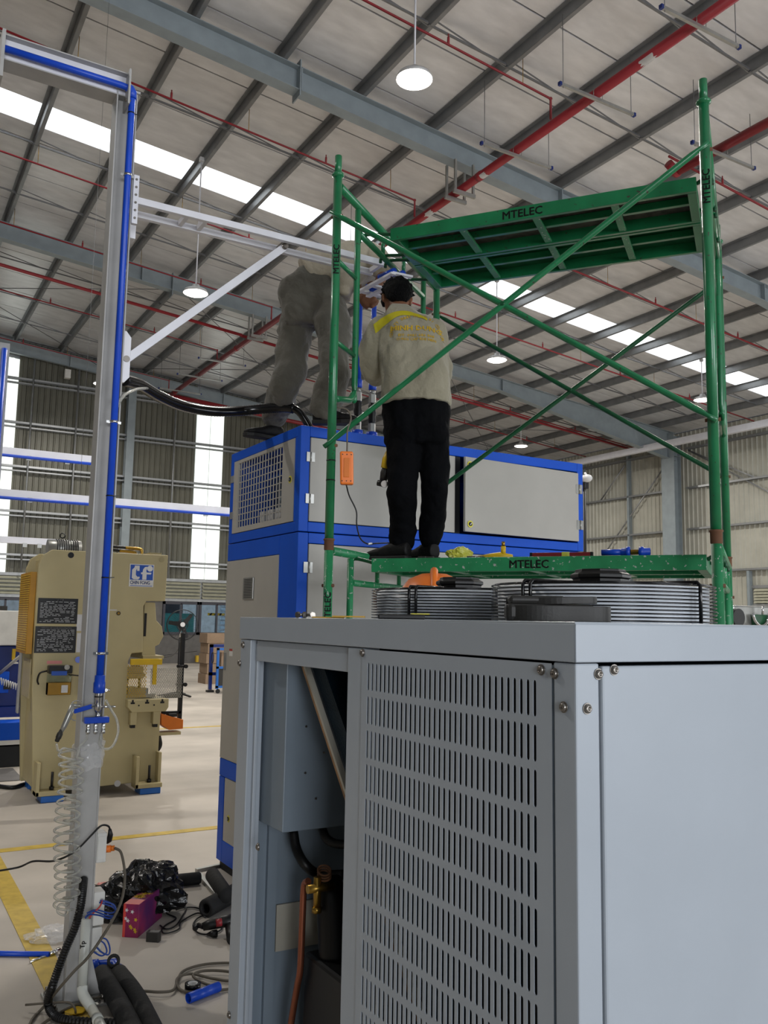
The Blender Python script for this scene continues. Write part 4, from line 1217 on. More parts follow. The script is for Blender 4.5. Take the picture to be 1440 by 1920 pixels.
# ================================================================= THE POST WITH THE BLUE AIR PIPE
PX0, PX1, PY0, PY1 = .884, .986, 4.20, 4.302
t = thing('steel_post', 'tall grey H-section steel post on the left, carrying a blue pipe', 'post', (.935, 4.25, 0))
PZ = 4.30
for x in (PX0, PX1 - .007):
    MB().box(x, PY0, .012, x + .007, PY1, PZ).build('flange', 'post', t, .001)
MB().box(PX0 + .007, 4.247, .012, PX1 - .007, 4.254, PZ).build('web', 'post', t)
MB().box(PX0 + .0071, PY0 + .004, .012, PX1 - .0071, PY0 + .010, 1.22).build('cover_plate', 'post', t)
MB().box(PX0 - .07, PY0 - .07, 0, PX1 + .07, PY1 + .07, .012).build('base_plate', 'galv', t, .002)
for sx_ in (-1, 1):
    for sy_ in (-1, 1):
        c = V((.935 + sx_ * .1, 4.251 + sy_ * .1, .012))
        mb = MB(); mb.cyl(c, c + ZA * .012, .012, n=6, smooth=False); mb.cyl(c + ZA * .012, c + ZA * .03, .006, n=8)
        mb.build('anchor_bolt', 'steel', t)
for x, d in ((PX0, -1), (PX1, 1)):
    MB().prism([(0, 0), (d * .06, 0), (0, .22)], (x, 4.248, .012), XA, ZA, YA, .006).build('gusset', 'post', t)
MB().box(PX0 - .01, PY0 - .01, PZ, PX1 + .01, PY1 + .01, PZ + .012).build('cap_plate', 'post', t, .001)
# cross beam at the top running left
b1, b2 = onY(10, 72, 4.2), onY(10, 109, 4.2)
u2 = onZ(10, 133, b2.z)
zt, zb = 4.378, b2.z
fy = min(u2.y, 4.4)
t = thing('cross_beam', 'pale channel beam running left from the top of the post', 'beam', (.36, 4.2, zb))
mb = MB(); mb.box(.36, 4.206, zb, .93, 4.212, zt); mb.build('web', 'white_alu', t)
MB().box(.36, 4.2, zb - .006, .93, fy, zb).build('lower_flange', 'post', t)
MB().box(.36, 4.17, zt - .006, .93, 4.3, zt).build('upper_flange', 'post', t)
MB().box(.345, 4.15, zb - .12, .36, 4.33, zt + .01).build('end_plate', 'post', t, .001)
MB().box(.925, 4.14, zb - .07, .935, 4.38, zt + .01).build('end_plate', 'post', t, .001)
for y in (4.17, 4.35):
    MB().cyl((.915, y, zb - .04), (.945, y, zb - .04), .008, n=6).build('bolt', 'steel', t)
# blue air pipe
AX, AY, AR = .953, 4.178, .0165
zc_ = onY(178, 1300, AY).z
t = thing('air_pipe', 'bright blue plastic air pipe clamped down the grey post', 'pipe', (AX, AY, zc_))
zp = zt - .07
pts = [V((.355, AY, zp)), V((.90, AY, zp)), V((.935, AY, zp - .003)), V((.95, AY, zp - .018)), V((AX, AY, zp - .04)), V((AX, AY, zc_ + .05))]
MB().tube(pts, AR, 16).build('tube', 'pipe_blue', t)
MB().tube([V((.925, AY, zp)), V((.943, AY, zp - .006)), V((AX, AY, zp - .022)), V((AX, AY, zp - .055))], .022, 14).build('elbow', 'pipe_blue', t)
MB().lathe((AX, AY, zc_), ZA, [(.018, 0), (.026, .003), (.026, .048), (.023, .052), (.022, .08), (.0165, .082)], 20).build('coupling', 'pipe_blue', t)
for py in (323, 792, 1225):
    z = onY(220, py, AY).z
    MB().cyl((AX, AY, z - .006), (AX, AY, z + .006), .019, n=16).build('pipe_clamp', 'chrome', t)
    MB().box(AX - .034, AY + .005, z - .006, AX + .034, AY + .009, z + .006).build('pipe_clamp', 'chrome', t)
for py in (205, 931, 1084):
    z = onY(220, py, AY).z
    MB().cyl((AX, AY, z - .003), (AX, AY, z + .003), .0182, n=14).build('cable_tie', 'black', t)
    MB().bar((AX + .015, AY - .005, z), (AX + .04, AY + .0, z + .003), .004, .004).build('cable_tie', 'black', t)
# ball valve, manifold and couplers
t = thing('valve_manifold', 'blue air manifold with ball valve and three steel couplers at the pipe end', 'valve', (AX, AY, zc_ - .05))
z = zc_
MB().lathe((AX, AY, z - .085), ZA, [(.012, 0), (.017, .005), (.019, .03), (.017, .05), (.019, .055), (.019, .085)], 6).build('valve_body', 'chrome', t)
MB().cyl((AX, AY, z - .018), (AX, AY, z - .012), .0195, n=14).build('cable_tie', 'black', t)
zm = onY(176, 1350, AY).z
MB().cyl((AX, AY, zm), (AX, AY, z - .08), .011, n=12).build('nipple', 'chrome', t)
MB().box(.893, AY - .02, zm - .014, 1.003, AY + .012, zm + .014).build('manifold', 'pipe_blue', t, .005)
for x in (.912, .945, .98):
    MB().lathe((x, AY - .004, zm - .062), ZA, [(.006, 0), (.0095, .004), (.0095, .018), (.007, .02), (.0085, .03), (.0085, .04), (.006, .048)], 12).build('coupler', 'chrome', t)
l0, l1 = onY(180, 1322, AY - .03), onY(139, 1334, AY - .035)
MB().bar(l0, (l0 + l1) / 2 + (l1 - l0) * -.25, .006, .016, (0, 1, 0)).build('lever_stem', 'chrome', t)
MB().obox((l0 * .4 + l1 * .6), (l1 - l0).normalized(), YA, (l1 - l0).normalized().cross(YA), (l1 - l0).length * .42, .005, .010).build('lever_grip', 'pipe_blue', t, .003)
MB().cyl((AX + .005, AY - .005, z - .06), (AX + .075, AY - .01, z - .062), .005, n=8).build('side_port', 'chrome', t)
pts = [onY(189, 1375, AY), onY(187, 1395, AY - .03), onY(195, 1404, AY - .05), onY(210, 1400, AY - .05), onY(221, 1375, AY - .04), onY(219, 1350, AY - .03), onY(208, 1330, AY - .02), onY(198, 1312, AY - .01)]
tag(MB().tube(curve_pts(pts), .0055, 10).build('clear_hose', 'clear_plastic'), 'short loop of clear tubing to the right of the blue manifold', 'hose')
# air gun
t = thing('air_blow_gun', 'grey air blow gun hanging head down left of the blue manifold', 'tool', onY(125, 1345, AY - .06))
ay = AY - .05
MB().tube([onY(137, 1322, ay), onY(130, 1340, ay), onY(120, 1362, ay), onY(115, 1372, ay)], [.013, .014, .012, .008], 10).build('handle', 'galv', t)
MB().tube([onY(133, 1322, ay), onY(150, 1324, ay)], .008, 10).build('head', 'galv', t)
MB().tube(curve_pts([onY(134, 1318, ay), onY(142, 1314, ay), onY(151, 1315, ay), onY(154, 1320, ay)]), .0025, 8).build('hook', 'chrome', t)
MB().tube(curve_pts([onY(131, 1345, ay), onY(137, 1350, ay), onY(142, 1351, ay)]), .003, 6).build('trigger', 'galv', t)
MB().lathe(onY(106, 1391, ay), (onY(115, 1370, ay) - onY(106, 1391, ay)), [(.007, 0), (.010, .004), (.010, .014), (.0125, .018), (.0125, .038), (.01, .042), (.008, .055)], 12).build('coupler', 'dark_tool', t)
# coiled hose: two strands hanging
def coil(a, b, r, turns, x0=0, ph=0, r2=None):
    a = V(a); b = V(b); d = (b - a); n = turns * 14; out = []
    u = XA.copy(); v_ = YA.copy()
    for k in range(n + 1):
        s = k / n; ang = ph + 2 * PI * turns * s
        rr = r + ((r2 or r) - r) * s
        wob = V((.006 * math.sin(s * 9), 0, .004 * math.sin(ang * .5 + s * 20)))
        out.append(a + d * s + u * math.cos(ang) * rr + v_ * math.sin(ang) * rr * .9 + wob)
    return out
ay = AY - .09
c0 = [onY(106, 1394, ay), onY(110, 1408, ay), onY(122, 1400, ay)]
cp = coil(onY(126, 1408, ay), onY(117, 1706, ay - .03), .036, 17, r2=.040)
c1 = coil(onY(133, 1690, ay), onY(140, 1420, ay), .032, 13, ph=1.2)
e_ = [onY(150, 1400, ay + .03), onY(163, 1385, AY - .01), onY(163, 1376, AY - .004)]
loop = [onY(128, 1706, ay - .02) , onY(122, 1716, ay - .05), onY(108, 1710, ay - .05), onY(112, 1696, ay - .05), onY(126, 1698, ay - .03)]
tag(MB().tube(curve_pts(c0, 4)[:-1] + cp + curve_pts(loop, 4) + c1 + e_, .0052, 7).build('coiled_hose', 'clear_plastic'), 'long clear coiled air hose hanging down in front of the post', 'hose')
zw = onY(165, 1418, PY0).z
mbw = MB(); n = 40; rows = 9; vs = []
for j in range(rows):
    for k in range(n):
        a = 2 * PI * k / n; q = .062 / max(abs(math.cos(a)), abs(math.sin(a))); q = min(q, .078)
        nz = noise.noise(V((math.cos(a) * 3, math.sin(a) * 3, j * 1.6)))
        vs.append((.935 + math.cos(a) * q * (1 + .14 * nz), 4.25 + math.sin(a) * q * (1 + .14 * nz), zw + .055 - j * .014 + .02 * nz + .015 * math.cos(a)))
fs = [(j * n + k, j * n + (k + 1) % n, (j + 1) * n + (k + 1) % n, (j + 1) * n + k) for j in range(rows - 1) for k in range(n)]
tag(mbw.add(vs, fs).build('plastic_film', 'film'), 'clear plastic film wrapped round the post under the couplers', 'film')

# ladder-like support arm to the right with its strut
ZAR = 3.745
def arm_x(px, py): return onY(px, py, 4.2).x
t = thing('support_arm', 'white double-bar aluminium arm reaching right from the post, with a diagonal strut', 'arm', (PX1, 4.25, ZAR))
MB().bar((1.0, 4.205, ZAR), (2.44, 4.205, ZAR), .028, .035).build('arm_bar', 'white_alu', t, .002)
MB().bar((1.03, 4.355, ZAR), (2.44, 4.355, ZAR), .028, .035).build('arm_bar', 'white_alu', t, .002)
for x in (1.27, 1.37, 2.42):
    MB().bar((x, 4.219, ZAR), (x, 4.341, ZAR), .022, .028).build('spacer', 'white_alu', t)
MB().bar((1.83, 4.219, ZAR - .0), (1.83, 4.341, ZAR), .018, .018).build('pivot_rod', 'steel', t)
z0, z1 = onY(250, 328, 4.2).z, onY(250, 420, 4.2).z
MB().box(PX1, 4.19, z1, PX1 + .028, 4.215, z0).build('mount_plate', 'white_alu', t, .002)
MB().box(PX1, 4.30, z1 - .03, PX1 + .05, 4.37, z1 + .07).build('mount_plate', 'white_alu', t, .002)
for k in range(6):
    z = z0 - (z0 - z1) * (k + .6) / 6.3
    MB().disc((PX1 + .014, 4.19, z), -YA, .006, .004, 10).build('bolt', 'steel', t)
sa, sb = V((1.012, 4.28, 2.95)), V((1.835, 4.28, ZAR - .02))
MB().bar(sa, sb, .028, .04).build('strut', 'white_alu', t, .002)
MB().cyl(sa - YA * .035, sa + YA * .02, .016, n=16).build('pivot_bolt', 'steel', t)
MB().cyl(sb - YA * .04, sb + YA * .02, .014, n=16).build('pivot_bolt', 'steel', t)
MB().prism([(0, .14), (.02, .14), (.045, .11), (.045, -.09), (.02, -.12), (0, -.12)], (PX1, 4.25, 2.95), XA, ZA, YA, .02).build('strut_bracket', 'white_alu', t, .002)
# pipework tray at the arm end
t = thing('pipe_tray', 'small white tray with blue pipe ends held over the bowed head', 'tray', at(700, 530, 4.9))
T = lambda px, py, tt: at(px, py, tt)
for a, b in (((672, 548, 5.15), (738, 512, 4.8)), ((690, 556, 5.2), (760, 522, 4.85)), ((676, 546, 5.15), (716, 556, 5.2)), ((697, 535, 5.05), (735, 545, 5.1)), ((735, 512, 4.85), (772, 520, 4.9))):
    MB().bar(T(*a), T(*b), .03, .012).build('slat', 'white_alu', t)
for a, b in (((712, 520, 5.0), (740, 508, 4.9)), ((730, 525, 5.0), (757, 512, 4.92)), ((686, 538, 5.1), (712, 545, 5.14))):
    MB().tube([T(*a), T(*b)], .018, 12).build('pipe_end', 'pipe_blue', t)
for a in ((688, 546, 5.1), (704, 533, 5.05)):
    MB().obox(T(*a), rt, fw, up, .014, .008, .006).build('tag', 'print_white', t)
# thick black hose from the post to the machine
ys_ = 4.35
hp = [onY(232, 712, 4.34), onY(262, 722, 4.5), onY(300, 744, 4.7), onY(345, 762, 4.9), onY(400, 771, 5.05), onY(455, 770, 5.15), onY(510, 765, 5.08), onY(545, 765, 5.0), onY(564, 776, 4.95), V((BX0 + .14, 4.93, BZT))]
hc = curve_pts(hp, 22)
rs = []
acc = 0
for i, p in enumerate(hc):
    rs.append(.030 + (.0028 if i % 2 else 0) if i < len(hc) * .80 else .024)
t = tag(MB().tube(hc, rs, 14).build('black_hose', 'black_shiny'), 'thick black ribbed hose sagging from the post to the blue machine', 'hose')
hc2 = curve_pts([onY(214, 786, AY - .005), onY(219, 765, AY), onY(232, 742, 4.2), onY(255, 730, 4.35), onY(276, 728, 4.5)], 8)
tag(MB().tube(hc2, .008, 10).build('clear_tube', 'clear_plastic'), 'clear tube curving from the blue pipe to the black hose', 'hose')

# boxes on the post side and things at its foot
def pbx(name, label, x0, x1, pyt, pyb, cat='box', m='white', y0=4.20, y1=4.29):
    zt_, zb_ = onY(190, pyt, y0).z, onY(190, pyb, y0).z
    t = thing(name, label, cat, (x0, y0, zb_))
    MB().box(x0, y0, zb_, x1, y1, zt_).build('case', m, t, .006)
    return t, zt_, zb_
t, zt_, zb_ = pbx('socket_box', 'white plastic socket box with black and orange plugs on the post', PX1, PX1 + .045, 1562, 1618)
MB().box(PX1 + .005, 4.196, zb_ + .015, PX1 + .04, 4.2, zt_ - .015).build('lid', 'white', t, .001)
pz = onY(205, 1565, 4.22)
t = thing('power_plug', 'black power plug in the white socket box, its cord running left', 'plug', pz)
MB().tube([onY(200, 1576, 4.23), onY(205, 1574, 4.22), onY(207, 1565, 4.21), onY(206, 1555, 4.20)], [.016, .014, .012, .007], 10).build('body', 'black', t)
MB().tube(curve_pts([onY(206, 1556, 4.2), onY(203, 1549, 4.18), onY(190, 1548, 4.15), onY(172, 1565, 4.12), onY(150, 1588, 4.10), onY(135, 1600, 4.08), onY(115, 1610, 4.1), onY(95, 1615, 4.2), onY(62, 1615, 4.3), onY(35, 1626, 4.4), onY(-10, 1634, 4.4)]), .0045, 8).build('cord', 'black', t)
t = thing('power_plug', 'orange power plug with a brown cord under the black plug', 'plug', onY(205, 1590, 4.22))
MB().cyl(onY(196, 1592, 4.23), onY(208, 1591, 4.22), .016, n=10).build('body', 'orange', t)
MB().cyl(onY(207, 1591, 4.22), onY(215, 1590, 4.215), .012, n=10).build('collar', 'orange_dark', t)
cord = [onY(215, 1590, 4.2), onY(226, 1597, 4.18), onY(232, 1620, 4.15), onY(234, 1645, 4.12), onY(230, 1680, 4.08), onY(218, 1712, 4.05), onY(195, 1752, 4.02), onY(165, 1795, 4.0), onY(140, 1820, 3.98), onY(112, 1852, 4.0), onZ(82, 1888, .02), onZ(60, 1912, .01), onZ(50, 1940, .008)]
MB().tube(curve_pts(cord), .0062, 8).build('cord', 'cable_tan', t)
t, zt_, zb_ = pbx('junction_box', 'grey white junction box low on the post with blue and red wires', PX1, PX1 + .05, 1672, 1735)
for pts in ([(188, 1690), (200, 1692), (214, 1697), (217, 1712), (205, 1722), (185, 1716), (165, 1715), (160, 1722)], [(188, 1688), (205, 1692), (216, 1702), (214, 1716), (198, 1716), (175, 1709), (161, 1720)], [(186, 1692), (210, 1700), (216, 1708), (205, 1712), (180, 1706), (163, 1712)]):
    MB().tube(curve_pts([onY(x, y, 4.17 - .01 * i) for i, (x, y) in enumerate(pts)]), .0035, 6).build('wire', 'cable_blue', t)
MB().tube(curve_pts([onY(192, 1688, 4.17), onY(187, 1700, 4.14), onY(175, 1712, 4.12), onY(167, 1722, 4.12)]), .0035, 6).build('wire', 'cable_red', t)
t, zt_, zb_ = pbx('junction_box', 'lower grey junction box on the post, just above the floor', PX1, PX1 + .045, 1738, 1785)
for pts in ([(188, 1758), (200, 1762), (206, 1778), (203, 1790), (190, 1785), (180, 1775)], [(186, 1762), (196, 1770), (200, 1785), (190, 1792), (176, 1785)]):
    MB().tube(curve_pts([onY(x, y, 4.18) for x, y in pts]), .0035, 6).build('wire', 'cable_blue', t)
q = lambda x, y, Y: onY(x, y, Y)
t = thing('pvc_conduit', 'pale grey plastic conduit standing at the post foot and bending along the floor', 'pipe', onZ(157, 1860, .02))
MB().tube([q(162, 1722, 4.14), q(157, 1800, 4.14), q(154, 1850, 4.13)], .021, 16).build('upright_pipe', 'pvc', t)
MB().tube(curve_pts([q(154, 1850, 4.13), q(156, 1866, 4.11), onZ(172, 1890, .03)]), .0225, 16).build('bend', 'pvc', t)
MB().tube([onZ(171, 1889, .03), onZ(190, 1925, .026), onZ(205, 1960, .026)], .0205, 16).build('floor_pipe', 'pvc', t)
MB().cyl(onZ(181, 1908, .03), onZ(184, 1914, .03), .0235, n=16).build('joint_ring', 'pvc', t)
text('lettering', 'Tp', .028, 'black_print', q(158.5, 1778, 4.117), ZA, -XA, t, .0004)
# corrugated conduit
cc = curve_pts([q(157, 1648, 4.19), q(155, 1668, 4.13), q(151, 1700, 4.08), q(141, 1738, 4.06), q(125, 1775, 4.06), q(110, 1815, 4.06), q(98, 1850, 4.05), onZ(90, 1880, .06), onZ(100, 1902, .025), onZ(125, 1912, .02), onZ(180, 1917, .02), onZ(240, 1919, .02), onZ(300, 1930, .02)], 16)
rs = [(.0185 if i % 2 else .0155) for i in range(len(cc))]
tag(MB().tube(cc, rs, 12, smooth=False).build('corrugated_conduit', 'black'), 'black corrugated conduit leaving the post front and turning along the floor', 'conduit')
MB_ = MB().tube(curve_pts([onZ(48, 1884, .03), onZ(100, 1880, .05), onZ(130, 1880, .06), onZ(140, 1890, .04), onZ(142, 1902, .01)]), .005, 8)
tag(MB_.build('cable', 'cable_tan'), 'brown cable end lying across the base plate', 'cable')
tag(MB().tube(curve_pts([onZ(60, 1935, .01), onZ(110, 1900, .015), onZ(160, 1878, .02), onZ(215, 1862, .02), onZ(260, 1858, .02), onZ(300, 1860, .02), onZ(325, 1856, .015), onZ(333, 1838, .01), onZ(345, 1820, .01), onZ(385, 1808, .01), onZ(440, 1806, .01), onZ(470, 1815, .01), onZ(440, 1838, .012), onZ(400, 1835, .012), onZ(360, 1826, .02), onZ(335, 1832, .02), onZ(332, 1848, .01), onZ(350, 1860, .01), onZ(400, 1858, .01), onZ(450, 1850, .01), onZ(470, 1835, .012), onZ(430, 1822, .02), onZ(385, 1820, .02), onZ(362, 1828, .02), onZ(375, 1840, .012), onZ(400, 1850, .012)], 7), .0065, 8).build('extension_cable', 'cable_tan'), 'long brown rubber cable coiled on the floor beside the chiller', 'cable')
tag(MB().prism([(0, 0), (.07, -.01), (.1, .03), (.06, .07), (.01, .06)], (PX0 - .02, 4.08, .012), XA, YA, ZA, .004).build('tape_scrap', 'yellow'), 'yellow scrap lying on the post base plate', 'scrap')
# blue elbow and black foam insulated pipes
t = thing('pipe_elbow', 'blue plastic pipe elbow lying behind the post foot', 'pipe', onZ(200, 1815, 0))
e0, e1_, e2_ = onZ(168, 1812, .03), onZ(215, 1806, .03), onZ(222, 1822, .03)
MB().tube([e0, e1_, e2_], .022, 14).build('elbow', 'pipe_blue', t)
MB().cyl(e0 + (e1_ - e0) * .1, e0 + (e1_ - e0) * .35, .028, n=14).build('collar', 'pipe_blue', t)
MB().cyl(e2_ - (e2_ - e1_) * .3, e2_ + (e2_ - e1_) * .3, .028, n=14).build('collar', 'pipe_blue', t)
for i, (a, b, c, lb) in enumerate((((190, 1826), (222, 1880), (262, 1960), 'black foam covered pipe on the floor, nearest the post'), ((222, 1826), (255, 1870), (300, 1960), 'black foam covered pipe on the floor, right of its twin'))):
    pts = curve_pts([onZ(*a, .045), onZ(*b, .042), onZ(*c, .042)], 6)
    t = thing('foam_pipe', lb, 'pipe', pts[0])
    MB().tube(pts, .042, 18).build('foam_sleeve', 'foam', t)
    MB().disc(pts[0] - (pts[1] - pts[0]).normalized() * .001, pts[0] - pts[1], .02, .002).build('core', 'dark_in', t)
t = thing('foam_offcut', 'short black foam tube standing between the two foam pipes', 'pipe', onZ(212, 1840, 0))
c = onZ(211, 1838, .0); dr = (V((CAM.x, CAM.y, 0)) - V((c.x, c.y, 0))).normalized()
MB().lathe(c + ZA * .085 , dr + ZA * .5, [(.016, 0), (.016, .02), (.03, .02), (.03, -.06)], 16).build('sleeve', 'foam', t)
# blue pipe from the left and steel rod
t = thing('floor_pipe', 'blue pipe lying on the floor from the left edge, steel tip by the post', 'pipe', onZ(20, 1790, .014))
MB().cyl(onZ(-120, 1786, .014), onZ(92, 1789, .014), .0125, n=14).build('tube', 'pipe_blue', t)
MB().cyl(onZ(92, 1789, .014), onZ(112, 1780, .02), .011, n=14).build('steel_tip', 'chrome', t)
tag(MB().cyl(onZ(56, 1804, .007), onZ(108, 1784, .007), .006, n=8).build('steel_rod', 'chrome'), 'thin steel rod on the floor under the blue pipe tip', 'rod')
tag(crumple(onZ(100, 1752, .02), .12, .09, .035, 8, .5).build('plastic_scrap', 'film'), 'clear plastic wrapping scrap on the yellow floor line', 'wrapping')
# rubbish bag, toy box, foam, tools behind
bc = onZ(262, 1690, 0)
t = thing('rubbish_bag', 'shiny black rubbish bag slumped on the floor behind the post', 'bag', bc)
crumple(onZ(275, 1672, .12), .19, .20, .16, 21, .38, True, 40).build('sack', 'bag', t)
crumple(onZ(222, 1690, .07), .17, .16, .11, 27, .4, True, 34).build('sack', 'bag', t)
crumple(onZ(240, 1665, .14), .06, .05, .03, 31, .4, False, 18).build('sweet_wrapper', 'lime_bag', t)
crumple(onZ(205, 1662, .13), .08, .05, .025, 35, .4, False, 18).build('pink_wrapper', 'pink_label', t)
t = thing('gift_box', 'purple and crimson printed carton standing before the rubbish bag', 'box', onZ(245, 1757, 0))
g0, g1, g2 = onZ(229, 1757, 0), onZ(258, 1759, 0), onZ(308, 1712, 0)
gx = (g1 - g0); gw = gx.length; gx.normalize(); gy = (g2 - g1); gl = min(gy.length, .34); gy = (gy - gx * gy.dot(gx)).normalized()
gh = .17
c = g0 + gx * gw / 2 + gy * gl / 2 + ZA * gh / 2
MB().obox(c, gx, gy, ZA, gw / 2, gl / 2, gh / 2).build('carton', 'purple', t, .002)
MB().obox(g0 + gx * gw * .08 - gy * .0006 + ZA * gh / 2, gx, gy, ZA, gw * .08, .0006, gh / 2 * .98).build('red_edge', 'cable_red', t)
MB().obox(g0 + gx * gw * .5 + gy * gl * .12 + ZA * (gh + .0002), gx, gy, ZA, gw * .49, gl * .12, .0004).build('red_top', 'cable_red', t)
for k in range(9):
    random.seed(k + 50)
    cc_ = g0 + gx * gw * random.uniform(.15, .85) + gy * -.001 + ZA * gh * random.uniform(.15, .85)
    st = [(math.cos(PI * j / 5) * (.012 if j % 2 == 0 else .005), math.sin(PI * j / 5) * (.012 if j % 2 == 0 else .005)) for j in range(10)]
    MB().prism(st, cc_, gx, ZA, -gy, .0008).build('printed_star', 'print_white' if k % 2 else 'gold_print', t)
for k in range(6):
    random.seed(k + 80)
    cc_ = g0 + gx * gw * random.uniform(.2, .8) + gy * gl * random.uniform(.15, .6) + ZA * (gh + .0005)
    st = [(math.cos(PI * j / 7) * (.03 if j % 2 == 0 else .008), math.sin(PI * j / 7) * (.03 if j % 2 == 0 else .008)) for j in range(14)]
    MB().prism(st, cc_, gx, gy, ZA, .0008).build('printed_burst', 'gold_print', t)
def foamtube(label, a, b, r, za=None):
    t = thing('foam_tube', label, 'pipe', a)
    a = V(a); b = V(b)
    MB().lathe(a, b - a, [(r * .55, .03), (r * .55, 0), (r * .85, 0), (r, .01), (r, (b - a).length - .01), (r * .85, (b - a).length), (0, (b - a).length)], 20).build('sleeve', 'foam', t)
foamtube('black foam tube lying between the rubbish bag and the blue machine', onZ(376, 1646, .04), onZ(318, 1652, .04), .038)
foamtube('black foam tube leaning at the blue machine corner, pointing at the camera', onZ(385, 1704, .05), onZ(450, 1668, .06), .052)
foamtube('short black foam tube tipped against the blue machine base', onZ(398, 1640, .12) , onZ(425, 1680, .10), .045)
tag(MB().bar(onZ(368, 1632, .012), onZ(415, 1622, .012), .03, .02).build('metal_angle', 'galv'), 'flat metal angle running to the blue machine base', 'bar')
tag(MB().bar(onZ(372, 1638, .012), onZ(418, 1690, .012), .03, .02).build('metal_angle', 'galv'), 'second flat metal angle slanting behind the foam tube', 'bar')
t = thing('heat_gun', 'black electric drill lying on the floor with its cord and plug', 'tool', onZ(410, 1735, 0))
MB().tube([onZ(380, 1738, .05), onZ(395, 1733, .06), onZ(420, 1728, .07), onZ(440, 1726, .07)], [.02, .028, .03, .04], 14).build('body', 'black', t)
MB().tube([onZ(432, 1735, .05), onZ(436, 1762, .03)], .03, 12).build('handle', 'black', t)
MB().tube([onZ(405, 1731, .075), onZ(416, 1729, .078)], .02, 10).build('stripe', 'red', t)
MB().tube(curve_pts([onZ(365, 1742, .03), onZ(372, 1735, .04), onZ(382, 1738, .05)]), .014, 8).build('nozzle', 'black', t)
cpts = [(300, 1735), (312, 1742), (330, 1735), (345, 1712), (348, 1700), (330, 1690), (312, 1688), (305, 1695), (312, 1712), (330, 1722), (310, 1735), (303, 1745), (312, 1750), (335, 1742), (340, 1728), (370, 1712), (385, 1720)]
MB().tube(curve_pts([onZ(x, y, .008) for x, y in cpts], 6), .0045, 7).build('cord', 'black', t)
MB().tube(curve_pts([onZ(x, y, .008) for x, y in ((330, 1706), (345, 1702), (368, 1702), (388, 1712), (370, 1722), (362, 1735), (370, 1748), (385, 1752), (395, 1750), (412, 1745), (417, 1735), (410, 1726))], 6), .0045, 7).build('cord', 'black', t)
MB().tube([onZ(388, 1752, .012), onZ(398, 1751, .02), onZ(407, 1750, .02)], [.006, .018, .02], 10).build('plug', 'black', t)
tag(MB().obox(onZ(288, 1757, .02), gx, gy, ZA, .035, .02, .03).build('corner_block', 'dark_tool', None, .004), 'small dark block on the floor right of the purple carton', 'block')
t = thing('tape_roll', 'roll of black tape standing flat inside the cable coil', 'tape', onZ(360, 1856, 0))
MB().lathe(onZ(361, 1856, .0), ZA, [(.022, 0), (.036, 0), (.036, .03), (.022, .03), (.022, 0)], 28).build('tape', 'black_shiny', t)
MB().lathe(onZ(361, 1856, .0), ZA, [(.020, .001), (.0222, .001), (.0222, .031), (.020, .031), (.020, .001)], 28).build('core', 'print_white', t)
a, b = onZ(353, 1872, .022), onZ(410, 1850, .022)
t = thing('pipe_offcut', 'short cut length of bright blue pipe on the floor near the chiller', 'pipe', a)
L_ = (b - a).length
MB().lathe(a, b - a, [(.019, .002), (.019, 0), (.022, 0), (.022, L_), (.019, L_), (.019, .002)], 24).build('tube', 'pipe_blue', t)
# second post and rails further back at the left edge
t = thing('steel_post', 'second pale post at the left edge with its own blue pipe', 'post', (.8, 8, 0))
e = onY(15, 700, 8.0).x
MB().box(e - .12, 8.0, 0, e, 8.12, onY(10, 643, 8.0).z).build('web', 'post', t)
MB().cyl((e - .045, 7.97, 2.0), (e - .045, 7.97, onY(8, 655, 8).z), .022, n=12).build('blue_pipe', 'pipe_blue', t)
for (nm, y0, py0, py1, x1px, lb) in (('a', 12.0, 845, 860, 178, 'white overhead rail with a blue pipe, upper one behind the post'), ('b', 11.6, 925, 956, 432, 'long white overhead rail with a blue pipe reaching the blue machine'), ('c', 14.0, 1008, 1020, 120, 'short white overhead rail above the cream press')):
    a, b = onY(0, py0, y0), onY(x1px, py1, y0)
    t = thing('overhead_rail', lb, 'rail', (a.x, y0, a.z))
    z = (a.z + b.z) / 2
    x0 = -3.0
    MB().box(x0, y0, z - .05, b.x, y0 + .08, z + .045).build('rail', 'white_alu', t)
    if nm != 'c': MB().cyl((x0, y0 - .01, z - .065), (b.x, y0 - .01, z - .065), .02, n=8).build('pipe', 'pipe_blue', t)
    for xx in (a.x + .35, b.x - .35):
        MB().box(xx - .03, y0 - .005, z - .1, xx + .03, y0 + .02, z - .04).build('bracket', 'galv', t)
    if nm == 'b':
        MB().cyl((onY(150, 930, y0).x, y0 + .04, z + .04), (onY(150, 930, y0).x, y0 + .04, roofz(2) - .3), .0022, n=6).build('drop_wire', 'wire', t)
tag(MB().box(onY(122, 693, 31.6).x, 31.55, onY(127, 709, 31.6).z, onY(133, 693, 31.6).x, 31.75, onY(127, 693, 31.6).z).build('junction_box', 'white'), 'small white box high on the far wall between two girts', 'box')
# ================================================================= THE CREAM PRESS
QY, QD = 8.8, .78
def Q(px, py, y=QY): return onY(px, py, y)
pr_ = thing('power_press', 'cream C-frame power press standing behind the blue-piped post', 'machine', (2.0, QY, 0))
bodyp = [(1.46, .06), (1.40, 1.0), (1.385, 1.7), (1.385, 2.16), (1.42, 2.26), (1.50, 2.315), (2.62, 2.32), (2.612, 1.856), (2.42, 1.85), (2.395, 1.80), (2.41, 1.345), (2.30, 1.335), (2.27, 1.25), (2.275, .90), (2.62, .89), (2.61, .10)]
MB().prism(bodyp, (0, QY, 0), XA, ZA, YA, .07).build('side_plate', 'cream', pr_, .006)
MB().prism(bodyp, (0, QY + QD - .07, 0), XA, ZA, YA, .07).build('side_plate', 'cream', pr_, .006)
MB().box(1.47, QY + .07, .1, 2.2, QY + QD - .07, 2.24).build('body', 'cream', pr_)
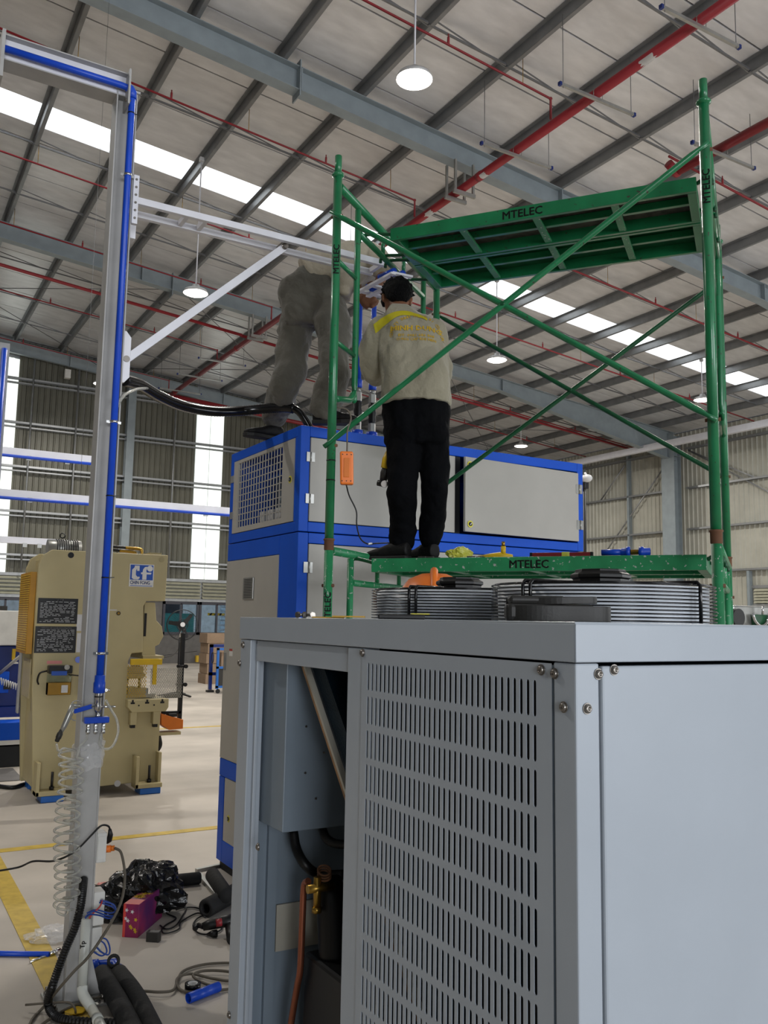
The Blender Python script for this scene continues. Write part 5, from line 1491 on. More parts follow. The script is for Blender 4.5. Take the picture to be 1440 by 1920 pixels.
MB().box(2.2, QY + .07, 1.9, 2.58, QY + QD - .07, 2.26).build('crown', 'cream', pr_)
MB().box(2.2, QY + .07, .12, 2.58, QY + QD - .07, .86).build('bed', 'cream', pr_)
# slide and its guides in the throat
MB().prism([(2.43, 1.84), (2.54, 1.84), (2.56, 1.66), (2.62, 1.60), (2.64, 1.50), (2.6, 1.42), (2.56, 1.40), (2.57, 1.30), (2.43, 1.30)], (0, QY + .1, 0), XA, ZA, YA, .5).build('slide', 'cream', pr_, .006)
MB().box(2.435, QY + .08, 1.50, 2.455, QY + .12, 1.73).build('guide_strip', 'black', pr_)
MB().box(2.42, QY + .02, 1.28, 2.63, QY + .5, 1.31).build('slide_foot', 'cream', pr_)
p, q_ = Q(243, 1235), Q(301, 1245)
MB().box(p.x, QY - .06, Q(270, 1246).z, q_.x, QY - .02, Q(270, 1235).z).build('guard_rail', 'yellow', pr_, .003)
MB().box(Q(285, 1245).x, QY - .05, Q(285, 1283).z, Q(292, 1245).x, QY - .03, Q(285, 1246).z).build('guard_upright', 'yellow', pr_)
MB().box(2.30, QY + .12, 1.08, 2.46, QY + .5, 1.20).build('upper_die', 'galv', pr_, .004)
MB().box(2.29, QY + .08, 1.10, 2.47, QY + .5, 1.13).build('die_plate', 'alu_edge', pr_)
MB().box(2.30, QY + .05, .93, 2.5, QY + .5, .99).build('lower_die', 'galv', pr_, .004)
MB().box(2.27, QY + .02, .90, 2.56, QY + .6, .935).build('die_plate', 'alu_edge', pr_)
for x in (2.31, 2.44):
    MB().cyl((x, QY + .16, .98), (x, QY + .16, 1.09), .018, n=10).build('die_post', 'chrome', pr_)
# bolster table
tz = Q(270, 1310).z
MB().prism([(2.265, tz), (2.665, tz), (2.665, tz - .08), (2.64, tz - .12), (2.31, tz - .12), (2.265, tz - .07)], (0, QY - .10, 0), XA, ZA, YA, .75).build('bolster', 'cream', pr_, .004)
for x in (2.31, 2.45, 2.60):
    MB().prism([(-.009, 0), (.009, 0), (.009, -.022), (.02, -.022), (.02, -.04), (-.02, -.04), (-.02, -.022), (-.009, -.022)], (x, QY - .102, tz), XA, ZA, YA, .004).build('t_slot', 'black', pr_)
for x in (2.37, 2.52): MB().disc((x, QY - .1, tz - .055), -YA, .008, .003, 10).build('hole', 'black', pr_)
for x in (2.33, 2.55):
    MB().box(x - .03, QY - .09, tz - .24, x + .03, QY, tz - .12).build('bracket', 'cream', pr_, .004)
    MB().box(x - .02, QY - .08, tz - .27, x + .02, QY - .02, tz - .24).build('bracket_pad', 'black', pr_)
# feet
for x0, x1 in ((1.46, 1.72), (2.36, 2.62)):
    mb = MB(); mb.box(x0, QY - .16, .06, x1, QY, .10); mb.box(x0, QY - .16, .06, x0 + .03, QY, .36); mb.box(x1 - .03, QY - .1, .06, x1, QY, .38)
    mb.build('foot_gusset', 'cream', pr_, .004)
    MB().box((x0 + x1) / 2 - .10 + .02, QY - .15, 0, (x0 + x1) / 2 + .10 + .02, QY + .05, .058).build('rubber_mount', 'cyan_blue', pr_, .006)
    MB().box((x0 + x1) / 2 - .10 + .02, QY + QD - .2, 0, (x0 + x1) / 2 + .10 + .02, QY + QD, .058).build('rubber_mount', 'cyan_blue', pr_, .006)
    c = V(((x0 + x1) / 2 + .02, QY - .08, .1)); MB().cyl(c, c + ZA * .16, .012, n=8).build('anchor_bolt', 'black', pr_)
    MB().cyl(c, c + ZA * .03, .022, n=6).build('anchor_nut', 'black', pr_)
# round holes and lifting eye
for (x, y, r, m) in ((133, 1041, .028, 'black'), (303, 1049, .028, 'cream_dark'), (220, 1469, .030, 'print_white')):
    MB().disc(Q(x, y) - YA * .0, -YA, r, .004, 20).build('hole_cap', m, pr_)
MB().disc(Q(222, 1150) , -YA, .020, .006, 16).build('button_ring', 'black', pr_); MB().disc(Q(222, 1150) - YA * .006, -YA, .012, .006, 16).build('button', 'brass', pr_)
MB().box(Q(219, 1144).x, QY - .002, Q(220, 1145).z, Q(226, 0).x, QY, Q(220, 1143).z).build('label', 'print_white', pr_)
# maker's plate
a, b = Q(243.5, 1057), Q(287, 1101)
a.z = max(a.z, a.z); SW, SH = b.x - a.x, a.z - b.z
sg = MB().box(a.x, QY - .004, b.z, b.x, QY - .0005, a.z).build('maker_plate', 'white', pr_)
MB().box(a.x + .008, QY - .005, b.z + SH * .30, b.x - .008, QY - .004, a.z - .008).build('blue_field', 'blue_print', sg)
def poly(pts, m, yy=-.0052, th=.0008):
    return MB().prism([(a.x + SW * u, b.z + SH * v_) for u, v_ in pts], (0, QY + yy, 0), XA, ZA, -YA, th).build('letter', m, sg)
poly([(.10, .38), (.10, .74), (.20, .86), (.20, .93), (.40, .93), (.40, .70), (.30, .70), (.30, .80), (.26, .72), (.26, .52), (.32, .44), (.42, .44), (.42, .38), (.36, .32), (.18, .32)], 'white')
poly([(.53, .32), (.53, .56), (.47, .56), (.47, .64), (.53, .64), (.55, .78), (.62, .88), (.72, .90), (.70, .80), (.68, .72), (.70, .64), (.90, .64), (.88, .56), (.70, .56), (.70, .32)], 'white')
MB().disc((a.x + SW * .83, QY - .0052, b.z + SH * .82), -YA, SW * .12, .0008, 20).build('letter_dot', 'white', sg)
text('lettering', 'CHIN FONG', SH * .215, 'blue_print', (a.x + SW * .04, QY - .0045, b.z + SH * .11), XA, ZA, sg, .0006, wd=SW * .92 / (SH * .215 * 6.25))
MB().box(a.x + SW * .05, QY - .005, b.z + SH * .03, b.x - SW * .05, QY - .004, b.z + SH * .055).build('underline', 'blue_print', sg)
# data plates with rows of small print
def plate(pa, pb, title, seed):
    A, B = Q(*pa), Q(*pb)
    o = MB().box(A.x, QY - .004, B.z, B.x, QY - .0005, A.z).build('data_plate', 'dark_plate', pr_, .001)
    o['label'] = title
    W_, H_ = B.x - A.x, A.z - B.z
    random.seed(seed); mb = MB()
    for r in range(14):
        z = B.z + H_ * (.07 + .06 * r); x = A.x + W_ * .06
        while x < B.x - W_ * .1:
            l = random.uniform(.01, .05)
            if random.random() < .8: mb.box(x, QY - .0046, z, min(x + l, B.x - .02), QY - .004, z + .004)
            x += l + .012
    mb.build('small_print', 'print_white', o, kind='stuff')
    return o, A, B
o, A, B = plate((72, 1121), (144, 1170), 'upper black data plate', 3)
text('lettering', 'O C P', .022, 'print_white', (A.x + .17, QY - .0042, A.z - .024), XA, ZA, o, .0005)
o, A, B = plate((66.5, 1174), (141, 1224), 'lower black instruction plate', 4)
text('lettering', 'OPERATION AND MAINTENANCE INSTRUCTIONS', .0135, 'print_white', (A.x + .055, QY - .0042, A.z - .02), XA, ZA, o, .0005, wd=.9)
for (y0, y1) in ((1152, 1183), (1187, 1223)):
    A, B = Q(144.5, y0), Q(160, y1)
    MB().box(A.x, QY - .002, B.z, B.x + .02, QY - .0005, A.z).build('paper_label', 'print_white', pr_)
# oiler
A, B = Q(88, 1247), Q(128, 1300)
ol = MB().box(A.x, QY - .14, Q(90, 1262).z, B.x, QY - .02, A.z).build('oiler_head', 'black', pr_, .008)
MB().box(A.x + .02, QY - .143, Q(90, 1265).z, B.x - .05, QY - .14, Q(90, 1257).z).build('oiler_label', 'blue_print', ol)
MB().box(A.x + .0, QY - .12, B.z, B.x - .01, QY - .03, Q(90, 1279).z).build('oil', 'amber', ol)
MB().box(A.x, QY - .125, B.z - .003, B.x - .005, QY - .025, Q(90, 1264).z).build('reservoir', 'glass', ol)
MB().box(Q(110, 1290).x, QY - .128, Q(110, 1297).z, Q(122, 1290).x, QY - .125, Q(110, 1283).z).build('paper_label', 'print_white', ol)
MB().disc(Q(125, 1251, QY - .14), -YA, .024, .02, 16).build('gauge', 'chrome', ol)
MB().tube(curve_pts([Q(88, 1258, QY - .08), Q(75, 1262, QY - .08), Q(70, 1275, QY - .04), Q(72, 1283, QY - .01)]), .008, 6).build('pipe', 'black', ol)
MB().cyl(Q(128, 1265, QY - .08), Q(150, 1267, QY - .08), .006, n=6).build('pipe', 'black', ol)
MB().box(Q(88, 1242).x, QY - .003, Q(90, 1245).z, Q(116, 1242).x, QY - .0005, Q(90, 1239).z).build('warning_label', 'pink_label', pr_)
MB().box(Q(147, 1285).x, QY - .03, Q(150, 1302).z, Q(153, 1285).x + .02, QY, Q(150, 1265).z).build('switch_box', 'black', pr_)
MB().cyl(Q(147, 1237, QY), Q(147, 1237, QY - .08), .03, n=14).build('blue_knob', 'pipe_blue', pr_)
MB().tube([Q(198, 1294, QY), Q(199, 1294, QY - .09)], .014, 10).build('hose_nipple', 'chrome', pr_)
MB().tube([Q(198, 1294, QY - .08), Q(206, 1294, QY - .08)], .012, 10).build('hose_nipple', 'chrome', pr_)
# left side: amber louvred guard, grey cover, lettering
gz0, gz1 = 1.33, 2.1
gd = MB().box(1.33, QY + .06, gz0, 1.384, QY + QD - .1, gz1).build('flywheel_guard', 'amber', pr_, .004)
for k in range(34):
    z = gz0 + .03 + k * .0215
    MB().box(1.325, QY + .09, z, 1.331, QY + QD - .14, z + .009).build('louvre', 'yellow', gd)
MB().box(onY(39, 1180, QY + QD).x, QY + QD - .09, .72, 1.40, QY + QD, 1.86).build('side_cover', 'post', pr_, .01)
lt = MB().box(1.382, QY + .07, .92, 1.388, QY + .5, 1.28).build('side_panel', 'cream', pr_)
# motor and hoses on top
mt = V((1.62, QY + .42, 2.36))
MB().cyl(mt - XA * .1, mt + XA * .22, .085, n=20).build('motor', 'galv', pr_)
for k in range(10): MB().cyl(mt + XA * (-.02 + k * .022), mt + XA * (-.012 + k * .022), .093, n=20).build('motor_fin', 'black', pr_)
MB().lathe(mt + V((.04, 0, .13)), YA, [(.022, -.006), (.03, 0), (.022, .006), (.018, 0), (.022, -.006)], 14).build('lifting_eye', 'black', pr_)
for (z, dx) in ((2.38, 0), (2.345, -.06)):
    MB().tube(curve_pts([(2.05, QY + .3, z + .03), (2.15, QY + .3, z + .02), (2.28 + dx, QY + .3, z + .015)]), .014, 8).build('hose', 'black', pr_)
    MB().tube(curve_pts([(2.26 + dx, QY + .3, z + .015), (2.40 + dx, QY + .3, z + .01), (2.43 + dx, QY + .3, z - .01), (2.43 + dx, QY + .3, 2.31)]), .016, 8).build('fitting', 'brass', pr_)
MB().box(2.46, QY + .1, 2.30, 2.58, QY + .4, 2.345).build('top_cover', 'cream_dark', pr_)
# expanded mesh guards
def mesh_guard(o, ax, W, H, pitch, name='mesh_guard'):
    mb = MB(); ax = V(ax).normalized(); ny = ax.cross(ZA)
    n = int((W + H) / pitch)
    for k in range(-int(H / pitch) - 1, int(W / pitch) + 1):
        for sg_ in (1, -1):
            # line u = k*pitch + sg*v*.6
            pts = []
            u0 = k * pitch if sg_ == 1 else k * pitch + H * .6
            for v_ in (0, H):
                u = u0 + sg_ * v_ * .6
                pts.append((u, v_))
            (ua, va), (ub, vb) = pts
            # clip in u
            def cl(ua, va, ub, vb):
                if ua > ub: ua, va, ub, vb = ub, vb, ua, va
                if ub <= 0 or ua >= W: return None
                if ua < 0: va += (vb - va) * (0 - ua) / (ub - ua); ua = 0
                if ub > W: vb = va + (vb - va) * (W - ua) / (ub - ua); ub = W
                return ua, va, ub, vb
            c_ = cl(ua, va, ub, vb)
            if c_:
                A = V(o) + ax * c_[0] + ZA * c_[1]; B = V(o) + ax * c_[2] + ZA * c_[3]
                if (A - B).length > .01: mb.bar(A, B, .004, .004, ny)
    return mb.build(name, 'yellow' if W < .3 else 'alu_edge', pr_, kind='stuff')
zg0, zg1 = Q(240, 1308).z, Q(240, 1246).z
mesh_guard((2.262, QY - .03, zg0), (1, 0, 0), .19, zg1 - zg0, .022)
mesh_guard((2.49, QY - .03, zg0 - .02), (1, .25, 0), .36, zg1 - zg0 - .02, .02)
# control stand with the orange foot switch box on the right
bx = Q(338, 1190, QY + .1)
st = MB(); st.box(2.83, QY + .10, .62, 2.87, QY + .14, Q(338, 1187, QY + .1).z); st.box(2.68, QY + .10, Q(330, 1305, QY + .1).z - .02, 2.84, QY + .14, Q(330, 1305, QY + .1).z + .02)
st.box(2.66, QY + .10, .74, 2.69, QY + .14, .9); st.box(2.66, QY + .10, .72, 2.86, QY + .14, .75)
st.build('guard_stand', 'black', pr_, .003)
for py in (1249, 1283):
    z = Q(338, py, QY + .1).z
    MB().cyl((2.79, QY + .09, z), (2.90, QY + .09, z), .014, n=8).build('clamp', 'black', pr_)
    MB().cyl((2.87, QY + .07, z), (2.87, QY + .03, z), .02, n=8).build('clamp_knob', 'black', pr_)
ob = MB().prism([(2.63, .74), (2.72, .71), (2.86, .67), (2.86, .58), (2.72, .575), (2.64, .63)], (0, QY + .02, 0), XA, ZA, YA, .2).build('switch_box', 'orange_dark', pr_, .004)
MB().box(2.72, QY + .04, .70, 2.8, QY + .16, .73).build('switch_top', 'black', ob)
MB().box(2.61, QY + .05, .52, 2.85, QY + .2, .55).build('bracket_arm', 'cream', pr_)
MB().tube(curve_pts([(2.64, QY + .1, .52), (2.66, QY + .1, .42), (2.62, QY + .12, .34)]), .02, 8).build('cable', 'black', pr_)

# -------- blue machine and white cabinet behind the press at the left edge
t = thing('navy_machine', 'navy blue machine with a pale control cabinet at the left edge behind the press', 'machine', (1.2, 11, 0))
W = lambda px, py, y=11.0: onY(px, py, y)
MB().box(.6, 11.1, W(10, 1318).z - .05, 1.72, 12.4, W(10, 1212).z).build('body', 'navy', t, .01)
MB().box(.6, 11.0, W(20, 1210).z, W(36, 1180).x, 11.4, W(20, 1145).z).build('cabinet', 'white', t, .01)
MB().box(W(36, 0 + 1180).x, 11.02, W(20, 1210).z, W(38, 1180).x + .01, 11.4, W(20, 1145).z).build('cabinet_side', 'alu_edge', t)
MB().box(W(3, 0 + 1140).x, 11.1, W(3, 1145).z, W(16, 1140).x, 11.2, W(3, 1136).z).build('top_module', 'dark_tool', t)
MB().box(.6, 11.05, W(10, 1300).z, 1.5, 11.1, W(10, 1260).z).build('front_panel', 'mblue', t, .005)
MB().box(W(8, 1280).x, 11.03, W(10, 1293).z, W(22, 1280).x, 11.05, W(10, 1280).z).build('slot', 'black', t)
MB().box(W(24, 1230).x, 11.05, W(24, 1238).z, W(30, 1230).x, 11.1, W(24, 1217).z).build('yellow_sign', 'yellow', t)
MB().box(W(24, 1230).x, 11.04, W(24, 1245).z, W(36, 1230).x, 11.1, W(24, 1242).z).build('ledge', 'white', t)
MB().box(.6, 11.0, W(10, 1345).z, 1.72, 12.4, W(10, 1318).z - .05).build('lower_body', 'navy', t)
for x0_, x1_ in ((.7, 1.25), (1.27, 1.66)):
    MB().prism([(0, 0), (.2, 0), (.28, .2), (-.06, .2)], (x0_, 10.75, W(10, 1383).z), YA, ZA, XA, x1_ - x0_).build('bin', 'mblue', t, .006)
MB().box(.6, 10.75, W(10, 1388).z - .02, 1.7, 11.1, W(10, 1383).z).build('shelf', 'white', t)
MB().box(.6, 10.8, 0, 1.72, 12.4, W(10, 1392).z - .02).build('base', 'dark_in', t)
MB().tube([V((W(0, 1262, 10.9).x, 10.9, W(0, 1262, 10.9).z)), W(38, 1230, 10.6)], .018, 8).build('arm_rod', 'post', t)
hs = []
for k in range(60):
    p = W(-4 + k * .62, 1275 + k * .22, 10.7); hs.append(p + V((0, .03 * math.cos(k * .9), .035 * math.sin(k * .9))))
tag(MB().tube(hs, .006, 6).build('spiral_hose', 'print_white'), 'white spiral air hose in front of the navy machine', 'hose')
tag(MB().box(-1.0, 9.9, .001, 1.55, 10.7, .008).build('floor_mat', 'low_wall'), 'grey sheet lying on the floor before the navy machine', 'mat')
tag(MB().tube(curve_pts([onZ(-20, 1470, .02), onZ(5, 1475, .02), onZ(26, 1476, .02), onZ(45, 1470, .02)]), .02, 8).build('power_cable', 'black'), 'thick black cable on the floor left of the press foot', 'cable')
# -------- pedestal fan
fc = onY(342, 1172, 18.6)
FR_ = (onY(370, 1172, 18.6).x - onY(314, 1172, 18.6).x) / 2
t = thing('pedestal_fan', 'black pedestal fan with three blades standing beyond the press', 'fan', (fc.x, 18.6, 0))
nn_ = V((-.25, -1, .12)).normalized(); ux = nn_.cross(ZA).normalized(); uz = ux.cross(nn_)
def ringpts(r, off=0, n=36): return [fc + nn_ * off + ux * r * math.cos(2 * PI * k / n) + uz * r * math.sin(2 * PI * k / n) for k in range(n + 1)]
g = MB()
g.tube(ringpts(FR_), .009, 6, False); g.tube(ringpts(FR_ * .35, .1), .005, 6, False); g.tube(ringpts(FR_ * .97, .05), .004, 6, False); g.tube(ringpts(FR_ * .35, -.08), .005, 6, False)
for k in range(36):
    a = 2 * PI * k / 36; d_ = ux * math.cos(a) + uz * math.sin(a)
    g.tube([fc + d_ * FR_, fc + d_ * FR_ * .35 + nn_ * .1, fc + d_ * .03 + nn_ * .1], .0022, 4, False)
g.build('wire_cage', 'black', t)
for k in range(3):
    a = 2 * PI * k / 3 + .15; d_ = ux * math.cos(a) + uz * math.sin(a); e_ = -ux * math.sin(a) + uz * math.cos(a)
    vs = [fc + d_ * .04 - e_ * .04, fc + d_ * FR_ * .9 - e_ * .03, fc + d_ * FR_ * .92 + e_ * .04 + nn_ * .03, fc + d_ * .05 + e_ * .06 + nn_ * .03]
    vs += [v_ + nn_ * .006 for v_ in vs]
    MB().add(vs, [(0, 1, 2, 3), (7, 6, 5, 4), (0, 4, 5, 1), (1, 5, 6, 2), (2, 6, 7, 3), (3, 7, 4, 0)]).build('blade', 'black', t)
MB().disc(fc + nn_ * .09, nn_, .05, .015).build('hub_badge', 'print_white', t)
MB().cyl(fc - nn_ * .06, fc - nn_ * .22, .08, n=14).build('motor', 'black', t)
MB().cyl((fc.x, 18.72, .05), (fc.x, 18.72, 1.25), .028, n=10).build('lower_pole', 'black', t)
MB().cyl((fc.x, 18.72, 1.2), (fc.x, 18.72, fc.z - .02), .018, n=10).build('upper_pole', 'chrome', t)
for k in range(3):
    a = 2 * PI * k / 3 + 3.0
    MB().bar((fc.x, 18.72, .10), (fc.x + .42 * math.cos(a), 18.72 + .42 * math.sin(a), .03), .05, .03).build('foot', 'black', t)
tag(MB().tube(curve_pts([(fc.x + .05, 18.8, 1.1), (fc.x + .5, 21, .75), (fc.x + 1.6, 27, .45), (onY(369, 1235, 31.8).x, 31.8, .45)]), .008, 6).build('fan_cord', 'black'), 'thin black cord hanging from the fan to the far wall socket', 'cord')
p = onY(369, 1235, 31.9)
tag(MB().box(p.x - .05, 31.8, p.z - .12, p.x + .07, 31.95, p.z + .12).build('wall_socket', 'yellow'), 'small yellow socket on the dark low wall behind the fan', 'socket')
# -------- things by the far cabinets: cartons, board, blue trolleys
for k in range(5):
    z0 = k * .26
    x0 = onY(386, 1260, 22.0).x
    tag(MB().box(x0 + .03 * (k % 2), 22.0, z0, x0 + .75, 22.6, z0 + .25).build('carton', 'carton'), ['brown carton at the floor of the stack left of the blue frames', 'second brown carton from the floor in the stack', 'middle brown carton of the stack', 'fourth brown carton from the floor', 'top brown carton of the stack, under the chipboard edge'][k], 'carton', 'cartons stacked behind the blue frames')
p = onY(393, 1190, 23.0)
tag(MB().box(p.x, 23.0, 0, p.x + 1.2, 23.05, p.z).build('chipboard', 'osb'), 'chipboard sheet standing upright behind the carton stack', 'board')
t = thing('steel_rack', 'tall dark blue steel rack with footed legs left of the light blue trolley', 'rack', (7.2, 20.0, 0))
f0, f1 = onY(395, 1208, 19.6), onY(412, 1208, 19.6)
for x in (f0.x, f0.x + .55):
    MB().box(x, 19.6, .06, x + .07, 19.67, f0.z).build('upright', 'navy', t)
    MB().box(x - .04, 19.56, 0, x + .11, 19.7, .05).build('foot', 'black', t)
MB().box(f0.x, 19.6, f0.z - .07, f0.x + .62, 19.67, f0.z).build('top_bar', 'navy', t)
MB().box(f0.x, 19.6, .38, f0.x + .62, 19.67, .45).build('shelf_bar', 'navy', t)
t = thing('trolley', 'light blue tool trolley half hidden by the blue machine', 'trolley', onZ(410, 1297, 0))
g0_ = onZ(406, 1292, 0); yy = g0_.y - 1.2; x0 = onY(405, 1290, yy).x; zt_ = onY(408, 1215, yy).z
mb = MB()
for x in (x0, x0 + .5): mb.box(x, yy, .1, x + .05, yy + .05, zt_)
for z in (zt_ - .05, .12, .55): mb.box(x0, yy, z, x0 + .55, yy + .05, z + .05)
mb.build('frame', 'cyan_blue', t)
MB().box(x0 + .05, yy + .02, .17, x0 + .5, yy + .04, .55).build('dark_panel', 'dark_tool', t)
MB().box(x0 + .12, yy + .05, .6, x0 + .4, yy + .3, zt_ - .1).build('load', 'carton', t)
for x in (x0 + .05, x0 + .45):
    MB().cyl((x, yy, .05), (x, yy + .03, .05), .05, n=12).build('wheel', 'black', t)
MB().tube([V((x0 - .12, yy - .03, .8)) + V((0, .07 * math.cos(2 * PI * k / 16), .12 * math.sin(2 * PI * k / 16))) for k in range(17)], .01, 6, False).build('hand_wheel', 'black', t)
# crossing barrier sign seen through the window
p = onY(408, 1152, 33.5)
t = thing('barrier_sign', 'yellow and black striped sign outside the far window', 'sign', (p.x, 33.5, 0))
MB().box(p.x - .4, 33.5, p.z - .05, p.x + .3, 33.53, p.z + .05).build('board', 'yellow', t)
for k in range(3): MB().prism([(0, 0), (.08, 0), (.14, .1), (.06, .1)], (p.x - .35 + k * .2, 33.498, p.z - .05), XA, ZA, YA, .002).build('stripe', 'black', t)
MB().cyl((p.x, 33.52, 0), (p.x, 33.52, p.z), .02, n=6).build('post', 'galv', t)
# -------- right edge and behind the machine
h = onY(1100, 897, 8.0)
t = thing('wall_lamp', 'white rounded floodlight cap peeping out right of the blue machine', 'lamp', h)
mb = MB().sphere(h, .06, .08, .05, n=16); mb.build('cap', 'helmet_white', t)
MB().cyl(h + ZA * .03, h + V((.0, .03, .075)), .014, n=8).build('knob', 'helmet_white', t)
MB().box(h.x - .03, h.y, h.z - .13, h.x + .035, h.y + .06, h.z - .04).build('lamp_head', 'black', t, .01)
MB().cyl((h.x, h.y + .05, 0), (h.x, h.y + .05, h.z), .02, n=8).build('stand', 'black', t)
t = thing('grinding_machine', 'grey bench machine with a dark wheel at the right edge behind the green poles', 'machine', onY(1400, 1160, 6.5))
g = lambda px, py, y=6.5: onY(px, py, y)
MB().box(g(1382, 0 + 1150).x, 6.55, .9, g(1440, 1150).x + 1.0, 7.2, g(1400, 1135).z).build('body', 'galv', t, .02)
MB().box(g(1382, 0 + 1150).x, 6.6, 0, g(1440, 1150).x + 1.0, 7.2, .9).build('stand', 'low_wall', t)
c = g(1386, 1158); MB().cyl(c, c + YA * .06, .10, n=28).build('wheel', 'black', t)
c = g(1425, 1170); MB().tube([c + V((.14 * math.cos(PI + PI * k / 12), -.02, .14 * math.sin(PI * k / 12) * -1 + .12)) for k in range(13)], .016, 8).build('chrome_rim', 'chrome', t)
MB().box(g(1415, 1150).x, 6.5, g(1420, 1175).z, g(1440, 1150).x + .5, 6.55, g(1420, 1152).z).build('dark_panel', 'green_dark', t, .01)
MB().cyl(g(1430, 1136), g(1430, 1152), .012, n=8).build('lever', 'chrome', t)
p = onP(1028, 1090, sU, SP(0, 1.3, 0))
# ================================================================= THE TWO WORKERS
def remesh(mb, vox, name, m, parent, smooth=3, wrinkle=0, seed=0, wsc=9, stretch=.5):
    me = bpy.data.meshes.new('tmp'); me.from_pydata(mb.v, [], mb.f)
    bm = bmesh.new(); bm.from_mesh(me); bmesh.ops.recalc_face_normals(bm, faces=bm.faces); bm.to_mesh(me); bm.free()
    o = bpy.data.objects.new('tmp', me); col.objects.link(o)
    r = o.modifiers.new('r', 'REMESH'); r.mode = 'VOXEL'; r.voxel_size = vox; r.use_smooth_shade = True
    s = o.modifiers.new('s', 'SMOOTH'); s.iterations = smooth; s.factor = .6
    dg = bpy.context.evaluated_depsgraph_get(); dg.update()
    me2 = bpy.data.meshes.new_from_object(o.evaluated_get(dg)); bpy.data.objects.remove(o)
    if wrinkle:
        ns = [v_.normal.copy() for v_ in me2.vertices]
        for v_, n_ in zip(me2.vertices, ns):
            p = v_.co; q = V((p.x * wsc, p.y * wsc, p.z * wsc * stretch + seed))
            k = noise.noise(q) + .6 * abs(noise.noise(q * 2.1 + V((5, 1, seed)))) - .5 * abs(noise.noise(q * 1.3 + V((seed, 9, 2))))
            v_.co = p + n_ * k * wrinkle
    me2.materials.clear(); me2.materials.append(MATS[m])
    me2.polygons.foreach_set('use_smooth', [True] * len(me2.polygons))
    o = bpy.data.objects.new(name, me2); col.objects.link(o)
    if parent: put(o, parent)
    return o
def limb(mb, pts, rs, n=14, k=5):
    P = curve_pts(pts, k); R_ = []
    for i in range(len(P)):
        s = i / k; j = min(int(s), len(rs) - 2); f = s - j; R_.append(rs[j] * (1 - f) + rs[j + 1] * f)
    mb.tube(P, R_, n)
    mb.sphere(P[0], R_[0], n=n); mb.sphere(P[-1], R_[-1], n=n)
def loft(mb, rings, n=22):
    """rings: (centre, side axis*halfwidth, depth axis*halfdepth)"""
    vs = []
    for c, a, b in rings:
        for k in range(n):
            t_ = 2 * PI * k / n
            ca, sa = math.cos(t_), math.sin(t_)
            ca = math.copysign(abs(ca) ** .85, ca); sa = math.copysign(abs(sa) ** .85, sa)
            vs.append(V(c) + V(a) * ca + V(b) * sa)
    fs = [(i * n + k, i * n + (k + 1) % n, (i + 1) * n + (k + 1) % n, (i + 1) * n + k) for i in range(len(rings) - 1) for k in range(n)]
    fs.append(tuple(reversed(range(n)))); fs.append(tuple((len(rings) - 1) * n + k for k in range(n)))
    mb.add(vs, fs, True)
def basis(fwd, upv):
    f = V(fwd).normalized(); r = f.cross(V(upv)).normalized(); u = r.cross(f); return r, f, u
def head_blobs(mb, c, fwd, upv, s=1.0):
    r, f, u = basis(fwd, upv)
    def E(dx, dy, dz, rx, ry, rz, n=14):
        m = MB().sphere((0, 0, 0), 1, n=n); k0 = len(mb.v)
        vs = [V(c) + (r * (dx + p[0] * rx) + f * (dy + p[1] * ry) + u * (dz + p[2] * rz)) * s for p in m.v]
        mb.add(vs, m.f, True)
    E(0, -.010, .035, .074, .092, .078); E(0, .02, -.01, .066, .07, .08); E(0, .045, -.065, .042, .038, .036)   # cranium, face, jaw
    E(0, .088, .0, .012, .018, .03); E(0, .10, -.014, .014, .013, .012)                                          # nose
    E(0, .078, .032, .052, .016, .012)                                                                           # brow
    E(0, .082, -.048, .024, .010, .006); E(0, .079, -.058, .020, .010, .007)                                     # lips
    for sg in (-1, 1):
        E(sg * .076, -.004, -.002, .010, .019, .031); E(sg * .080, -.012, .006, .008, .014, .02)                 # ears
        E(sg * .034, .066, -.02, .022, .018, .018)                                                               # cheeks
    return r, f, u
def eyes(c, fwd, upv, parent):
    r, f, u = basis(fwd, upv)
    for sg in (-1, 1):
        p = V(c) + r * sg * .031 + f * .080 + u * .012
        MB().sphere(p, .012, n=10).build('eye', 'white', parent)
        MB().sphere(p + f * .007, .0065, n=8).build('pupil', 'black', parent)
def hand(mb, wrist, fwd, palm_n, side=1, curl=.9, s=1.0):
    """wrist point, direction of the fingers, direction the palm faces, side=+1 thumb towards fwd x palm_n"""
    f = V(fwd).normalized(); n = V(palm_n); n = (n - f * n.dot(f)).normalized(); t_ = f.cross(n) * side
    w_ = V(wrist)
    limb(mb, [w_ - f * .03, w_ + f * .005], [.027 * s, .026 * s], 10, 2)
    for q in (-.027, -.009, .009, .027):
        limb(mb, [w_ + f * .0 + t_ * q * .7, w_ + f * .045 * s + t_ * q, w_ + f * .085 * s + t_ * q * 1.05], [.014 * s, .0145 * s, .011 * s], 8, 2)
    for q, L in ((.029, .070), (.0105, .080), (-.0085, .074), (-.027, .058)):
        p = w_ + (f * .085 + t_ * q * 1.05) * s; d = f.copy(); pts = [p]
        for j, frac in enumerate((.45, .32, .23)):
            a = curl * (.55 + .35 * j)
            dd = (f * math.cos(a * (j + .5)) + n * math.sin(a * (j + .5))).normalized()
            p = p + dd * L * frac * s; pts.append(p)
        limb(mb, pts, [.0095 * s, .0088 * s, .0082 * s, .0072 * s], 8, 2)
    b = w_ + (f * .02 + t_ * .028) * s
    limb(mb, [b, b + (f * .028 + t_ * .020 + n * .012) * s, b + (f * .05 + t_ * .018 + n * .032) * s, b + (f * .062 + t_ * .008 + n * .05) * s], [.014 * s, .0115 * s, .010 * s, .008 * s], 8, 2)
